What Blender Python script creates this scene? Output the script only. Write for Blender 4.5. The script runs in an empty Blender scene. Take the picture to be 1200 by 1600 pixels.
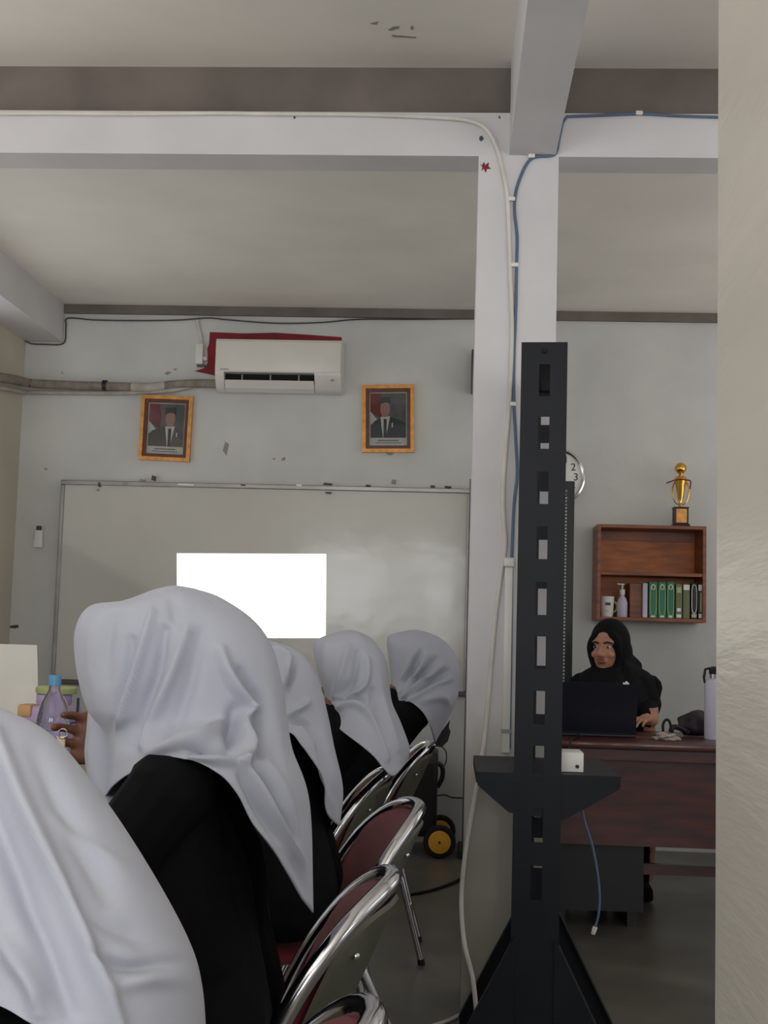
import bpy, bmesh, math, random
from mathutils import Vector, Matrix, noise
random.seed(7)
PI = math.pi
COL = bpy.context.scene.collection
SC = bpy.context.scene

# ------------------------------------------------------------------ camera
FPX, PITCH, YAW, ROLL, CAMH = 2000.0, math.radians(5.45), math.radians(3.2), math.radians(1.62), 1.2
CAMP = Vector((0, 0, CAMH))
_f = Vector((-math.sin(YAW)*math.cos(PITCH), math.cos(YAW)*math.cos(PITCH), math.sin(PITCH)))
_r = Vector((math.cos(YAW), math.sin(YAW), 0)); _u = _r.cross(_f)
RI = _r*math.cos(ROLL) + _u*math.sin(ROLL); UP = -_r*math.sin(ROLL) + _u*math.cos(ROLL); FW = _f
cam = bpy.data.cameras.new('camera'); camo = bpy.data.objects.new('camera', cam); COL.objects.link(camo)
cam.sensor_fit = 'VERTICAL'; cam.sensor_height = 36.0; cam.lens = FPX/1600*36.0
cam.clip_start = 0.02
m = Matrix((RI, UP, -FW)).transposed().to_4x4(); m.translation = CAMP; camo.matrix_world = m
SC.camera = camo

def P(u, v, Y):
    """point at room depth Y seen at photograph position (u, v)"""
    d = FW + RI*((u-600)/FPX) + UP*((800-v)/FPX)
    return CAMP + d*(Y/d.y)
def PX(p):
    q = p - CAMP; w = q.dot(FW)
    return 600 + FPX*q.dot(RI)/w, 800 - FPX*q.dot(UP)/w

# ------------------------------------------------------------------ world, light, exposure
SC.view_settings.view_transform = 'Standard'; SC.view_settings.look = 'None'
SC.view_settings.gamma = 1.0; SC.view_settings.use_curve_mapping = False
SC.view_settings.exposure = 0.02
w = bpy.data.worlds.new('world'); SC.world = w; w.use_nodes = True
w.node_tree.nodes['Background'].inputs[0].default_value = (0.75, 0.82, 0.9, 1)
w.node_tree.nodes['Background'].inputs[1].default_value = 0.6

D = 7.62            # front wall
YC = 4.24           # column / cross beam face
ZC = 3.165           # ceiling
XL = P(40, 540, D).x
XR = 3.3
YB = -2.6           # back wall
def area(name, loc, direction, sx, sy, power, color):
    l = bpy.data.lights.new(name, 'AREA'); l.shape = 'RECTANGLE'; l.size = sx; l.size_y = sy; l.energy = power; l.color = color
    o = bpy.data.objects.new(name, l); COL.objects.link(o); o.location = loc
    o.rotation_euler = Vector(direction).to_track_quat('-Z', 'Y').to_euler(); return o
# daylight through windows behind the camera; side lamps also fill ceiling and far bay
WIN_B = [(-2.1, -0.9), (-0.5, 0.7), (1.2, 2.6)]
WZ0, WZ1 = 0.8, 2.9
for a, b in WIN_B:
    area('window_daylight', ((a+b)/2, YB-0.12, (WZ0+WZ1)/2), (0, 1, 1.5), b-a, WZ1-WZ0, 68, (0.97, 0.98, 1.0))
WIN_FILL_R = [(-1.6, 0.4), (1.6, 3.8), (4.7, 6.9)]  # middle and far openings are added to brighten the ceiling and far bay
WIN_FILL_L = [(-1.8, 0.2), (1.2, 3.6), (4.7, 6.9)]  # unseen; all but the nearest opening added as fill for the ceiling
for a, b in WIN_FILL_R:
    area('window_daylight', (XR+0.12, (a+b)/2, (WZ0+WZ1)/2), (-1, 0, 1.4 if a < 0 else 2.0), b-a, WZ1-WZ0, 30 if a < 0 else (20 if a < 4 else 26), (1.0, 0.92, 0.88))
for a, b in WIN_FILL_L:
    area('window_daylight', (XL-0.12, (a+b)/2, (WZ0+WZ1)/2), (1, 0, 1.4 if a < 0 else 2.0), b-a, WZ1-WZ0, 30 if a < 0 else (20 if a < 4 else 9), (1.0, 0.96, 0.92))

# ------------------------------------------------------------------ materials
def lin(c):
    return tuple(((x/255)/12.92 if x/255 <= .04045 else ((x/255+.055)/1.055)**2.4) for x in c) + (1,)
MATS = {}
def mat(name, rgb, rough=.6, metal=0, var=.06, scale=6, bump=0, bscale=60, rgb2=None, coat=0, detail=4, stretch=None, thr=None, spec=None, emit=0, sheen=0, trans=0, alpha=1):
    if name in MATS: return MATS[name]
    M = bpy.data.materials.new(name); M.use_nodes = True; nt = M.node_tree; N = nt.nodes; L = nt.links
    b = N['Principled BSDF']; b.inputs['Roughness'].default_value = rough; b.inputs['Metallic'].default_value = metal
    if coat: b.inputs['Coat Weight'].default_value = coat; b.inputs['Coat Roughness'].default_value = .08
    if spec is not None: b.inputs['Specular IOR Level'].default_value = spec
    if sheen: b.inputs['Sheen Weight'].default_value = sheen
    if trans: b.inputs['Transmission Weight'].default_value = trans
    if alpha < 1: b.inputs['Alpha'].default_value = alpha
    tc = N.new('ShaderNodeTexCoord'); mp = N.new('ShaderNodeMapping'); L.new(tc.outputs['Object'], mp.inputs[0])
    if stretch: mp.inputs['Scale'].default_value = stretch
    nz = N.new('ShaderNodeTexNoise'); nz.inputs['Scale'].default_value = scale; nz.inputs['Detail'].default_value = detail
    L.new(mp.outputs[0], nz.inputs['Vector'])
    cr = N.new('ShaderNodeValToRGB'); c = lin(rgb)
    if rgb2 is None:
        c1 = tuple(max(0, x*(1-var*2.2)) for x in c[:3])+(1,); c2 = tuple(min(1, x*(1+var*2.2)) for x in c[:3])+(1,)
    else: c1, c2 = c, lin(rgb2)
    lo, hi = thr or (.3, .7)
    cr.color_ramp.elements[0].position = lo; cr.color_ramp.elements[1].position = hi
    cr.color_ramp.elements[0].color = c1; cr.color_ramp.elements[1].color = c2
    L.new(nz.outputs[0], cr.inputs[0]); L.new(cr.outputs[0], b.inputs['Base Color'])
    if bump:
        n2 = N.new('ShaderNodeTexNoise'); n2.inputs['Scale'].default_value = bscale; n2.inputs['Detail'].default_value = 3
        L.new(mp.outputs[0], n2.inputs['Vector'])
        bp = N.new('ShaderNodeBump'); bp.inputs['Strength'].default_value = bump; bp.inputs['Distance'].default_value = .01
        L.new(n2.outputs[0], bp.inputs['Height']); L.new(bp.outputs[0], b.inputs['Normal'])
    MATS[name] = M; return M
mat('wall_paint', (205, 206, 202), .7, var=.05, scale=1.6, bump=.12, bscale=25)
mat('wall_side', (200, 192, 176), .7, var=.05, scale=1.6, bump=.12, bscale=25)
mat('ceiling_paint', (234, 230, 221), .8, var=.035, scale=1.2, bump=.1, bscale=20)
mat('white_paint', (210, 208, 209), .6, var=.03, scale=2.5, bump=.12, bscale=18)
mat('cement', (114, 106, 99), .85, var=.08, scale=4, bump=.15, bscale=40)
mat('near_wall', (206, 200, 188), .3, var=.03, scale=9, bump=.16, bscale=50, stretch=(1, .12, 1))
mat('floor', (94, 91, 83), .35, var=.14, scale=3, bump=.05, bscale=30)
mat('grime', (152, 148, 140), .8, var=.1)
mat('board', (200, 197, 186), .17, var=.03, scale=1.2, spec=.6, bump=.35, bscale=3)
mat('alu', (150, 148, 144), .35, .8, var=.06)
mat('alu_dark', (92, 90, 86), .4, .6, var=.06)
mat('black_metal', (17, 20, 26), .5, .0, var=.08, scale=12, spec=.25)
mat('black_void', (5, 5, 6), .8)
mat('black_plastic', (20, 20, 22), .45)
mat('white_plastic', (226, 224, 216), .4, var=.02)
mat('ac_white', (222, 219, 210), .35, var=.015)
mat('grey_plastic', (150, 150, 146), .5)
mat('red_paint', (128, 26, 36), .7, var=.1, scale=9)
mat('pipe_wrap', (140, 130, 118), .75, var=.12, scale=20)
mat('pipe_pale', (176, 170, 160), .7, var=.08, scale=15)
mat('cable_dark', (70, 68, 68), .6)
mat('cable_blue', (84, 104, 128), .5)
mat('cable_white', (214, 208, 200), .5)
mat('gold', (214, 150, 78), .4, .35, var=.1, scale=30)
mat('gold_shiny', (226, 178, 84), .2, .95, var=.04)
mat('frame_brown', (92, 50, 22), .4, var=.12, scale=30)
mat('paper', (238, 236, 228), .7, var=.02)
mat('photo_back', (112, 114, 114), .5, var=.12, scale=20)  # print background and suits lightened to carry reflection haze on the glass
mat('photo_red', (132, 42, 46), .5)
mat('photo_suit', (56, 64, 68), .5)
mat('photo_suit2', (96, 94, 86), .5)
mat('photo_face', (196, 152, 136), .5)
mat('photo_ink', (120, 124, 126), .6)
mat('wood', (130, 72, 40), .42, var=.18, scale=5, stretch=(1, 1, 9), bump=.05)
mat('wood_back', (178, 102, 48), .5, var=.16, scale=5, stretch=(1, 1, 6))
mat('desk_wood', (72, 26, 18), .38, var=.22, scale=4, stretch=(1.2, 1, 7), coat=.3)
mat('hijab', (180, 183, 195), .85, var=.015, scale=3, bump=.06, bscale=600, sheen=.15)
mat('black_cloth', (9, 9, 12), .9, var=.12, scale=8, bump=.08, bscale=300, spec=.2)
mat('hijab_black', (14, 14, 17), .85, var=.12, scale=8, spec=.25)
mat('skin', (124, 80, 60), .5, var=.06, scale=14)
mat('skin_light', (186, 134, 110), .5, var=.05, scale=14)
mat('lips', (140, 66, 62), .45)
mat('brow', (34, 24, 20), .8)
mat('eye_white', (214, 208, 200), .3)
mat('iris', (26, 18, 14), .2)
mat('chrome', (214, 214, 216), .14, 1.0, var=.02)
mat('maroon', (112, 34, 40), .55, var=.08, scale=20, bump=.05, bscale=200, sheen=.1)
mat('shell', (92, 92, 78), .6, var=.06)
mat('laptop', (17, 22, 38), .38, var=.08)
mat('laptop_inner', (24, 24, 26), .5)
mat('yellow', (224, 166, 40), .5, var=.06)
mat('rubber', (20, 19, 18), .8)
mat('green', (28, 118, 82), .45, var=.12, scale=8)
mat('olive', (110, 118, 82), .5)
mat('lavender', (196, 172, 214), .4, var=.03)
mat('violet_white', (200, 192, 210), .5)
mat('lid_green', (176, 190, 128), .45)
mat('orange_clip', (214, 168, 116), .45)
mat('bottle_clear', (226, 232, 240), .06, trans=.95, var=0)
mat('cap_blue', (92, 150, 196), .4)
mat('bag', (38, 22, 34), .55, var=.1)
mat('crumple', (176, 166, 158), .5, var=.1)
mat('table_top', (170, 150, 126), .4, var=.1, stretch=(1, 6, 1))
mat('glass', (250, 250, 250), .03, trans=1.0, var=0)
mat('flask', (214, 210, 226), .35, var=.02)
mat('clock_face', (226, 226, 220), .4)
mat('beige', (214, 190, 158), .5)

# ------------------------------------------------------------------ mesh helpers
class MB:
    def __init__(s): s.v = []; s.f = []; s.mi = []
    def add(s, vs, fs, mi=0):
        o = len(s.v); s.v += [Vector(x) for x in vs]; s.f += [tuple(i+o for i in f) for f in fs]; s.mi += [mi]*len(fs); return s
    def box(s, a, b, mi=0, bev=0):
        x0, x1 = sorted((a[0], b[0])); y0, y1 = sorted((a[1], b[1])); z0, z1 = sorted((a[2], b[2]))
        if bev:
            bm = bmesh.new(); bmesh.ops.create_cube(bm, size=1)
            for v in bm.verts: v.co = Vector(((x0+x1)/2+v.co.x*(x1-x0), (y0+y1)/2+v.co.y*(y1-y0), (z0+z1)/2+v.co.z*(z1-z0)))
            bmesh.ops.bevel(bm, geom=list(bm.edges), offset=bev, segments=2, affect='EDGES', profile=.5)
            bm.verts.index_update(); s.add([v.co.copy() for v in bm.verts], [[v.index for v in f.verts] for f in bm.faces], mi); bm.free(); return s
        return s.add([(x0,y0,z0),(x1,y0,z0),(x1,y1,z0),(x0,y1,z0),(x0,y0,z1),(x1,y0,z1),(x1,y1,z1),(x0,y1,z1)],
            [(0,3,2,1),(4,5,6,7),(0,1,5,4),(1,2,6,5),(2,3,7,6),(3,0,4,7)], mi)
    def hexa(s, p, mi=0):   # 8 points: bottom 4, top 4
        return s.add(p, [(0,3,2,1),(4,5,6,7),(0,1,5,4),(1,2,6,5),(2,3,7,6),(3,0,4,7)], mi)
    def tube(s, path, r, n=10, mi=0, closed=False, cap=True):
        path = [Vector(p) for p in path]; k = len(path); rs = r if isinstance(r, (list, tuple)) else [r]*k
        up = None; rings = []
        for i, p in enumerate(path):
            a = path[(i-1) % k] if (closed or i > 0) else p; b = path[(i+1) % k] if (closed or i < k-1) else p
            t = (b-a).normalized()
            if up is None:
                up = Vector((0, 0, 1)) if abs(t.z) < .9 else Vector((1, 0, 0))
            x = t.cross(up).normalized(); up = x.cross(t).normalized()
            rings.append([p + (x*math.cos(2*PI*j/n) + up*math.sin(2*PI*j/n))*rs[i] for j in range(n)])
        vs = [q for rg in rings for q in rg]; fs = []
        for i in range(k if closed else k-1):
            for j in range(n):
                a = i*n+j; b = i*n+(j+1) % n; c = ((i+1) % k)*n+(j+1) % n; d = ((i+1) % k)*n+j; fs.append((a, b, c, d))
        if cap and not closed: fs.append(tuple(range(n-1, -1, -1))); fs.append(tuple((k-1)*n+j for j in range(n)))
        return s.add(vs, fs, mi)
    def lathe(s, prof, c, n=24, axis='z', mi=0):  # prof: [(r,h)]
        vs = []; fs = []; c = Vector(c)
        for r, h in prof:
            for j in range(n):
                a = 2*PI*j/n; q = (r*math.cos(a), r*math.sin(a), h)
                if axis == 'y': q = (q[0], q[2], q[1])
                if axis == 'x': q = (q[2], q[0], q[1])
                vs.append(c+Vector(q))
        for i in range(len(prof)-1):
            for j in range(n): fs.append((i*n+j, i*n+(j+1) % n, (i+1)*n+(j+1) % n, (i+1)*n+j))
        fs.append(tuple(range(n-1, -1, -1))); fs.append(tuple((len(prof)-1)*n+j for j in range(n)))
        return s.add(vs, fs, mi)
    def prism(s, pts, ext, mi=0):   # planar polygon (3D points) extruded by a vector
        k = len(pts); e = Vector(ext); pts = [Vector(p) for p in pts]
        return s.add(pts+[p+e for p in pts], [tuple(range(k)), tuple(range(2*k-1, k-1, -1))]+[(i, i+k, (i+1) % k+k, (i+1) % k) for i in range(k)], mi)
    def ell(s, c, r, mi=0, n=14, m_=9, rot=None):
        vs = []; fs = []; c = Vector(c)
        for i in range(m_+1):
            t = PI*i/m_
            for j in range(n):
                a = 2*PI*j/n; q = Vector((r[0]*math.sin(t)*math.cos(a), r[1]*math.sin(t)*math.sin(a), r[2]*math.cos(t)))
                vs.append(c+(rot@q if rot else q))
        for i in range(m_):
            for j in range(n): fs.append((i*n+j, (i+1)*n+j, (i+1)*n+(j+1) % n, i*n+(j+1) % n))
        return s.add(vs, fs, mi)
def mesh_from(name, mb, mats, off=Vector((0,0,0)), smooth=False, auto=True):
    me = bpy.data.meshes.new(name); me.from_pydata([tuple(v-off) for v in mb.v], [], mb.f)
    for mm in mats: me.materials.append(mm)
    for p, i in zip(me.polygons, mb.mi): p.material_index = i
    bm = bmesh.new(); bm.from_mesh(me); bmesh.ops.remove_doubles(bm, verts=bm.verts, dist=1e-6)
    bmesh.ops.recalc_face_normals(bm, faces=bm.faces); bm.to_mesh(me); bm.free()
    if smooth:
        for p in me.polygons: p.use_smooth = True
        if auto:
            bm = bmesh.new(); bm.from_mesh(me)
            for e in bm.edges:
                if len(e.link_faces) == 2 and e.calc_face_angle(0) > math.radians(42): e.smooth = False
            bm.to_mesh(me); bm.free()
    return me
def mlist(mm):
    return [MATS[x] for x in (mm if isinstance(mm, (list, tuple)) else [mm])]
WL = {}
def obj(name, mb, mm, parent=None, smooth=False, label=None):
    """one mesh object; vertices are given in room coordinates"""
    if parent is None:
        xs = [v.x for v in mb.v]; ys = [v.y for v in mb.v]; zs = [v.z for v in mb.v]
        off = Vector(((min(xs)+max(xs))/2, (min(ys)+max(ys))/2, min(zs)))
    else: off = WL[parent.name]
    o = bpy.data.objects.new(name, mesh_from(name, mb, mlist(mm), off, smooth)); COL.objects.link(o)
    if parent is None: o.location = off
    else: o.parent = parent
    WL[o.name] = off.copy()
    if label: o['label'] = label
    return o
def tag(o, label, cat, group=None):
    o['label'] = label; o['category'] = cat
    if group: o['group'] = group
    return o
def thing(name, loc, label, cat, group=None):
    o = bpy.data.objects.new(name, None); COL.objects.link(o); o.location = Vector(loc); o.empty_display_size = .1
    WL[o.name] = Vector(loc); return tag(o, label, cat, group)
def struct(name, mb, mm, parent=None, smooth=False):
    o = obj(name, mb, mm, parent, smooth)
    if parent is None: o['kind'] = 'structure'
    return o
def cr_interp(pts, n):
    """Catmull-Rom through pts, n samples"""
    pts = [Vector(p) for p in pts]; k = len(pts); out = []
    for i in range(n):
        t = i/(n-1)*(k-1); a = min(int(t), k-2); f = t-a
        p1, p2 = pts[a], pts[a+1]; p0 = pts[a-1] if a > 0 else p1*2-p2; p3 = pts[a+2] if a+2 < k else p2*2-p1
        out.append(.5*((2*p1)+(p2-p0)*f+(2*p0-5*p1+4*p2-p3)*f*f+(3*p1-p0-3*p2+p3)*f**3))
    return out
def px_path(pts, n=None, Y=None):
    """cable path from (u, v, depth) rows"""
    q = [P(p[0], p[1], p[2] if len(p) > 2 else Y) for p in pts]
    return cr_interp(q, n or len(q)*5)

# ------------------------------------------------------------------ room shell
T = .15
struct('floor', MB().box((XL-T, YB-T, -.12), (XR+T, D+T, 0)), 'floor')
ceiling = struct('ceiling', MB().box((XL-T, YB-T, ZC), (XR+T, D+T, ZC+.15)), 'ceiling_paint')
wall_front = struct('wall_front', MB().box((XL-T, D, 0), (XR+T, D+T, ZC)), 'wall_paint')
def win_wall(mb, axis, c0, c1, lo, hi, wins):
    edges = [lo]+[e for w_ in wins for e in w_]+[hi]
    def bb(a, b, z0, z1):
        if axis == 'x': mb.box((a, c0, z0), (b, c1, z1))
        else: mb.box((c0, a, z0), (c1, b, z1))
    for i in range(0, len(edges), 2): bb(edges[i], edges[i+1], 0, ZC)
    for a, b in wins: bb(a, b, 0, WZ0); bb(a, b, WZ1, ZC)
    return mb
wall_left = struct('wall_left', win_wall(MB(), 'y', XL-T, XL, YB, D, WIN_FILL_L), 'wall_side')
struct('wall_back', win_wall(MB(), 'x', YB-T, YB, XL-T, XR+T, WIN_B), 'wall_paint')
struct('wall_right', win_wall(MB(), 'y', XR, XR+T, YB, D, WIN_FILL_R), 'wall_paint')
def win_frame(i, a, b, axis, c):
    mb = MB(); t = .04
    def bb(p, q, z0, z1):
        if axis == 'x': mb.box((p, c-t, z0), (q, c, z1))
        else: mb.box((c, p, z0), (c+t, q, z1))
    bb(a, b, WZ0, WZ0+t); bb(a, b, WZ1-t, WZ1); bb(a, a+t, WZ0+t, WZ1-t); bb(b-t, b, WZ0+t, WZ1-t); bb((a+b)/2-t/2, (a+b)/2+t/2, WZ0+t, WZ1-t)
    struct('window_%d' % i, mb, 'wood')
for i, (a, b) in enumerate(WIN_B): win_frame(i+1, a, b, 'x', YB-.02)
for i, (a, b) in enumerate(WIN_FILL_R): win_frame(i+4, a, b, 'y', XR+.02)  # includes frames around the added fill openings
for i, (a, b) in enumerate(WIN_FILL_L): win_frame(i+7, a, b, 'y', XL-.06)  # left side likewise frames openings added for fill light

# beams and column
ZB = P(748, 244, YC).z; ZL = P(700, 176, YC).z
beam = MB().box((XL, YC, ZB), (XR, YC+.15, ZL))
trim1 = struct('trim_1', beam, 'white_paint')
obj('upper_band', MB().box((XL, YC+.045, ZL), (XR, YC+.15, ZC)), 'cement', trim1)  # recessed upper beam face, darker grey than the lip below
bx0, bx1 = P(796, 240, YC).x, P(868, 244, YC).x
struct('trim_2', MB().box((bx0, YB, ZB+.004), (bx1, YC, ZC)), 'white_paint')
lx1 = P(99, 535, D).x; lz = P(90, 535, D).z
struct('trim_3', MB().box((XL, YC+.15, lz), (lx1, D, ZC)), 'white_paint')
tz = P(440, 496, D).z
struct('trim_4', MB().box((lx1, D-.025, tz+.003), (XR, D, ZC)), 'cement')  # grey strip painting in the shadow along the top of the wall
cx0, cx1 = P(748, 250, YC).x, P(873, 250, YC).x
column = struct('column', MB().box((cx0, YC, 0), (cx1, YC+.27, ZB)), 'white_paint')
# lower column darkened in its paint to stand for light falloff (blotchy edge)
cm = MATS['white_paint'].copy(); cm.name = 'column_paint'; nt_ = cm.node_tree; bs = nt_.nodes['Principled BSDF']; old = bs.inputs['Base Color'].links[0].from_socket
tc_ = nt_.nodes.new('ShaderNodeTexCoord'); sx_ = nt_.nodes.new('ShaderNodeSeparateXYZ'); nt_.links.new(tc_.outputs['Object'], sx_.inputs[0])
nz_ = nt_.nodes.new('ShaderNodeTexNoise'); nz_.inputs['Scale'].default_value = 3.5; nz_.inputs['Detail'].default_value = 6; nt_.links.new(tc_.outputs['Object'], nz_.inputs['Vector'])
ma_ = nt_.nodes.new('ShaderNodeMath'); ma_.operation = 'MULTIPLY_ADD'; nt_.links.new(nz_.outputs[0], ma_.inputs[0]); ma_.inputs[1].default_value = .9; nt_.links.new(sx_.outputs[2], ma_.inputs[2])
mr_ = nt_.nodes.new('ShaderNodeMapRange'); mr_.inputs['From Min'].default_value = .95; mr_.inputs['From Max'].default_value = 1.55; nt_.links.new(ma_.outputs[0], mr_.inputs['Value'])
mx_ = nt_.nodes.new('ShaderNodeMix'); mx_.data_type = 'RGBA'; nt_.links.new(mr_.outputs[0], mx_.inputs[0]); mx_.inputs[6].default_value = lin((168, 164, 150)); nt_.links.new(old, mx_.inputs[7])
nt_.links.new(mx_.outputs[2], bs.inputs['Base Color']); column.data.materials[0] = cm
# grime and paint marks on the column
def splat(name, pts, Y, mm, parent, th=.002):
    return obj(name, MB().prism([P(u, v, Y) for u, v in pts], (0, -th, 0)), mm, parent)
splat('paint_mark', [(750,256),(753,259),(756,253),(758,258),(764,254),(763,260),(767,264),(761,264),(759,270),(756,264),(752,267),(754,262)], YC, 'red_paint', column)
splat('paint_mark', [(797,418),(800,424),(799,434),(797,440),(796,430)], YC, 'red_paint', column)
splat('nail_hole', [(749,214),(753,212),(756,217),(752,221),(749,219)], YC, 'cable_dark', trim1)
splat('nail_hole', [(779,182),(781,181),(782,184),(780,186)], YC, 'cable_dark', trim1)
splat('nail_hole', [(458,178),(461,178),(462,185),(459,186)], YC, 'cable_dark', trim1)

def PC(u, v):
    d = FW + RI*((u-600)/FPX) + UP*((800-v)/FPX); return CAMP + d*((ZC-CAMH)/d.z)
for pts in ([(606,46),(614,41),(624,40),(622,44),(612,47)], [(641,41),(645,40),(646,45),(642,46)], [(578,36),(590,33),(588,38)], [(612,54),(650,57),(650,59),(614,57)]):
    obj('ceiling_stain', MB().prism([PC(u, v) for u, v in pts], (0, 0, -.002)), 'grime', ceiling)

# near wall end at the right edge of the picture
nx = P(1118, 900, 1.47).x
struct('wall_near', MB().box((nx, .35, 0), (nx+.3, 1.47, ZC), bev=.006), 'near_wall')

# ------------------------------------------------------------------ front wall details
splat('paint_patch', [(328,519),(380,521),(430,520),(480,523),(534,527),(534,545),(420,560),(350,590),(336,587),(318,583),(304,580),(314,577),(322,574),(325,565),(324,545),(327,537)], D, 'red_paint', wall_front, .003)
for pts in ([(262,580),(268,582),(262,586),(256,584)], [(270,576),(277,576),(274,579)], [(96,580),(99,583),(97,585)], [(68,731),(73,731),(75,734),(71,735)],
            [(352,690),(358,694),(354,712),(348,704)], [(440,716),(446,714),(446,719),(440,720)], [(425,716),(431,716),(428,719)]):
    splat('scuff', pts, D, 'grime', wall_front, .0015)
splat('scuff', [(14,978),(28,976),(30,980),(24,982),(15,981)], D-.0, 'cable_dark', wall_front, .002)

# wall cable under the ceiling
o = obj('ceiling_cable', MB().tube(px_path([(2,499,D-.33),(30,523,D-.1),(46,536,D-.012),(70,538,D-.012),(95,538,D-.012),(102,530,D-.012),(103,508,D-.012),(107,497,D-.012),(150,500,D-.012),(220,501,D-.012),(280,500,D-.012),(325,497,D-.012),(360,500,D-.012),(430,505,D-.012),(500,504,D-.012),(560,499,D-.012),(640,499,D-.012),(745,498,D-.012)], 110), .0045, 6), 'cable_dark', smooth=True)
tag(o, 'thin dark cable sagging along the top of the whiteboard wall', 'cable')

# AC pipes
t = thing('pipe_run', P(170, 602, D), 'taped beige air conditioner pipe bundle running to the left corner', 'pipe')
q = px_path([(345,600,D-.05),(310,599,D-.05),(270,601,D-.05),(230,605,D-.05),(190,604,D-.05),(120,602,D-.05),(50,599,D-.05)], 40) 
q.append(Vector((XL+.045, D-.05, q[-1].z+.005))); q += [Vector((XL+.045, D-.3, q[-1].z-.03)), Vector((XL+.045, D-.9, q[-1].z-.12))]
obj('insulated_pipe', MB().tube(q, .026, 12), 'pipe_wrap', t, True)
q = px_path([(300,604,D-.04),(265,610,D-.045),(230,612,D-.04),(190,614,D-.03),(130,614,D-.025),(50,613,D-.025)], 30)
q.append(Vector((XL+.025, D-.025, q[-1].z))); q += [Vector((XL+.025, D-.8, q[-1].z-.1))]
obj('drain_pipe', MB().tube(q, .014, 10), 'pipe_pale', t, True)
obj('pipe_tape', MB().tube(px_path([(258,603,D-.05),(232,605.5,D-.05),(206,604.5,D-.05)], 8), .029, 12), 'pipe_pale', t, True)
c = P(164, 602, D-.05); obj('pipe_clamp', MB().tube([c-Vector((.012,0,0)), c+Vector((.012,0,0))], .032, 14), 'black_plastic', t, True)

# air conditioner
acl, acr = P(338, 528, D-.2), P(534, 531, D-.2); zt = (acl.z+acr.z)/2; zbt = P(440, 612, D-.14).z; zm = P(430, 582, D-.2).z
t = thing('air_conditioner', ((acl.x+acr.x)/2, D, zbt), 'white split air conditioner on the wall between the two portraits', 'air conditioner')
def extr(prof, x0, x1):
    return MB().prism([(x0, y, z) for y, z in prof], (x1-x0, 0, 0))
h = zt-zbt; y0 = D-.2
bodyprof = [(D, zt-.005), (D-.15, zt), (y0+.012, zt-.003), (y0, zt-.02), (y0, zm), (y0+.006, zm-.02), (y0+.05, zbt+.02), (y0+.1, zbt), (D, zbt+.01)]
sx0, sx1 = P(349, 590, y0).x, P(491, 590, y0).x
obj('housing_end', extr(bodyprof, acl.x, sx0), 'ac_white', t, True)
obj('housing_end', extr(bodyprof, sx1, acr.x), 'ac_white', t, True)
mid = [(D, zt-.005), (D-.15, zt), (y0+.012, zt-.003), (y0, zt-.02), (y0, zm), (y0+.08, zm), (y0+.08, zm-.05), (y0+.1, zbt), (D, zbt+.01)]
obj('housing', extr(mid, sx0, sx1), 'ac_white', t, True)
obj('vent_slot', MB().box((sx0, y0+.06, zm-.052), (sx1, y0+.079, zm-.001)), 'black_void', t)
obj('louver', extr([(y0+.014, zm-.045), (y0+.02, zm-.052), (y0+.095, zbt+.006), (y0+.085, zbt-.001), (y0+.05, zbt+.015)], sx0+.004, sx1-.004), 'ac_white', t)
obj('front_panel', MB().box((acl.x+.002, y0-.006, zm+.004), (acr.x-.002, y0-.0005, zt-.02), bev=.0025), 'ac_white', t, True)
for k in range(3): obj('vent_fin', MB().box((sx0+.1+.17*k, y0+.045, zm-.05), (sx0+.108+.17*k, y0+.059, zm-.005)), 'grey_plastic', t)
a = P(344, 577, y0); obj('brand_mark', MB().box((a.x, y0-.0075, a.z-.003), (a.x+.05, y0-.006, a.z+.003)), 'grey_plastic', t)
a = P(519, 594, y0); obj('sensor_mark', MB().ell((a.x, y0+.004, a.z), (.012, .004, .007)), 'grey_plastic', t, True)

# isolator switch beside it
a = P(314, 554, D); t = thing('switch_box', (a.x, D, P(314,570,D).z), 'small white switch box with conduit left of the air conditioner', 'switch')
obj('cover', MB().box((P(308,540,D).x, D-.05, P(314,571,D).z), (P(320,540,D).x, D, P(314,539,D).z), bev=.006), 'white_plastic', t, True)
obj('knob', MB().lathe([(.014, 0), (.014, -.03), (.008, -.036)], (P(322,562,D).x, D-.005, P(322,562,D).z), 14, 'y'), 'white_plastic', t, True)
obj('conduit', MB().tube(px_path([(315,540,D-.012),(314,526,D-.012),(310,510,D-.012),(308,500,D-.012)], 14), .008, 8), 'cable_white', t, True)
obj('bracket', MB().box((P(309,572,D).x, D-.03, P(314,574,D).z), (P(322,572,D).x, D, P(314,571,D).z)), 'alu_dark', t)

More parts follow.
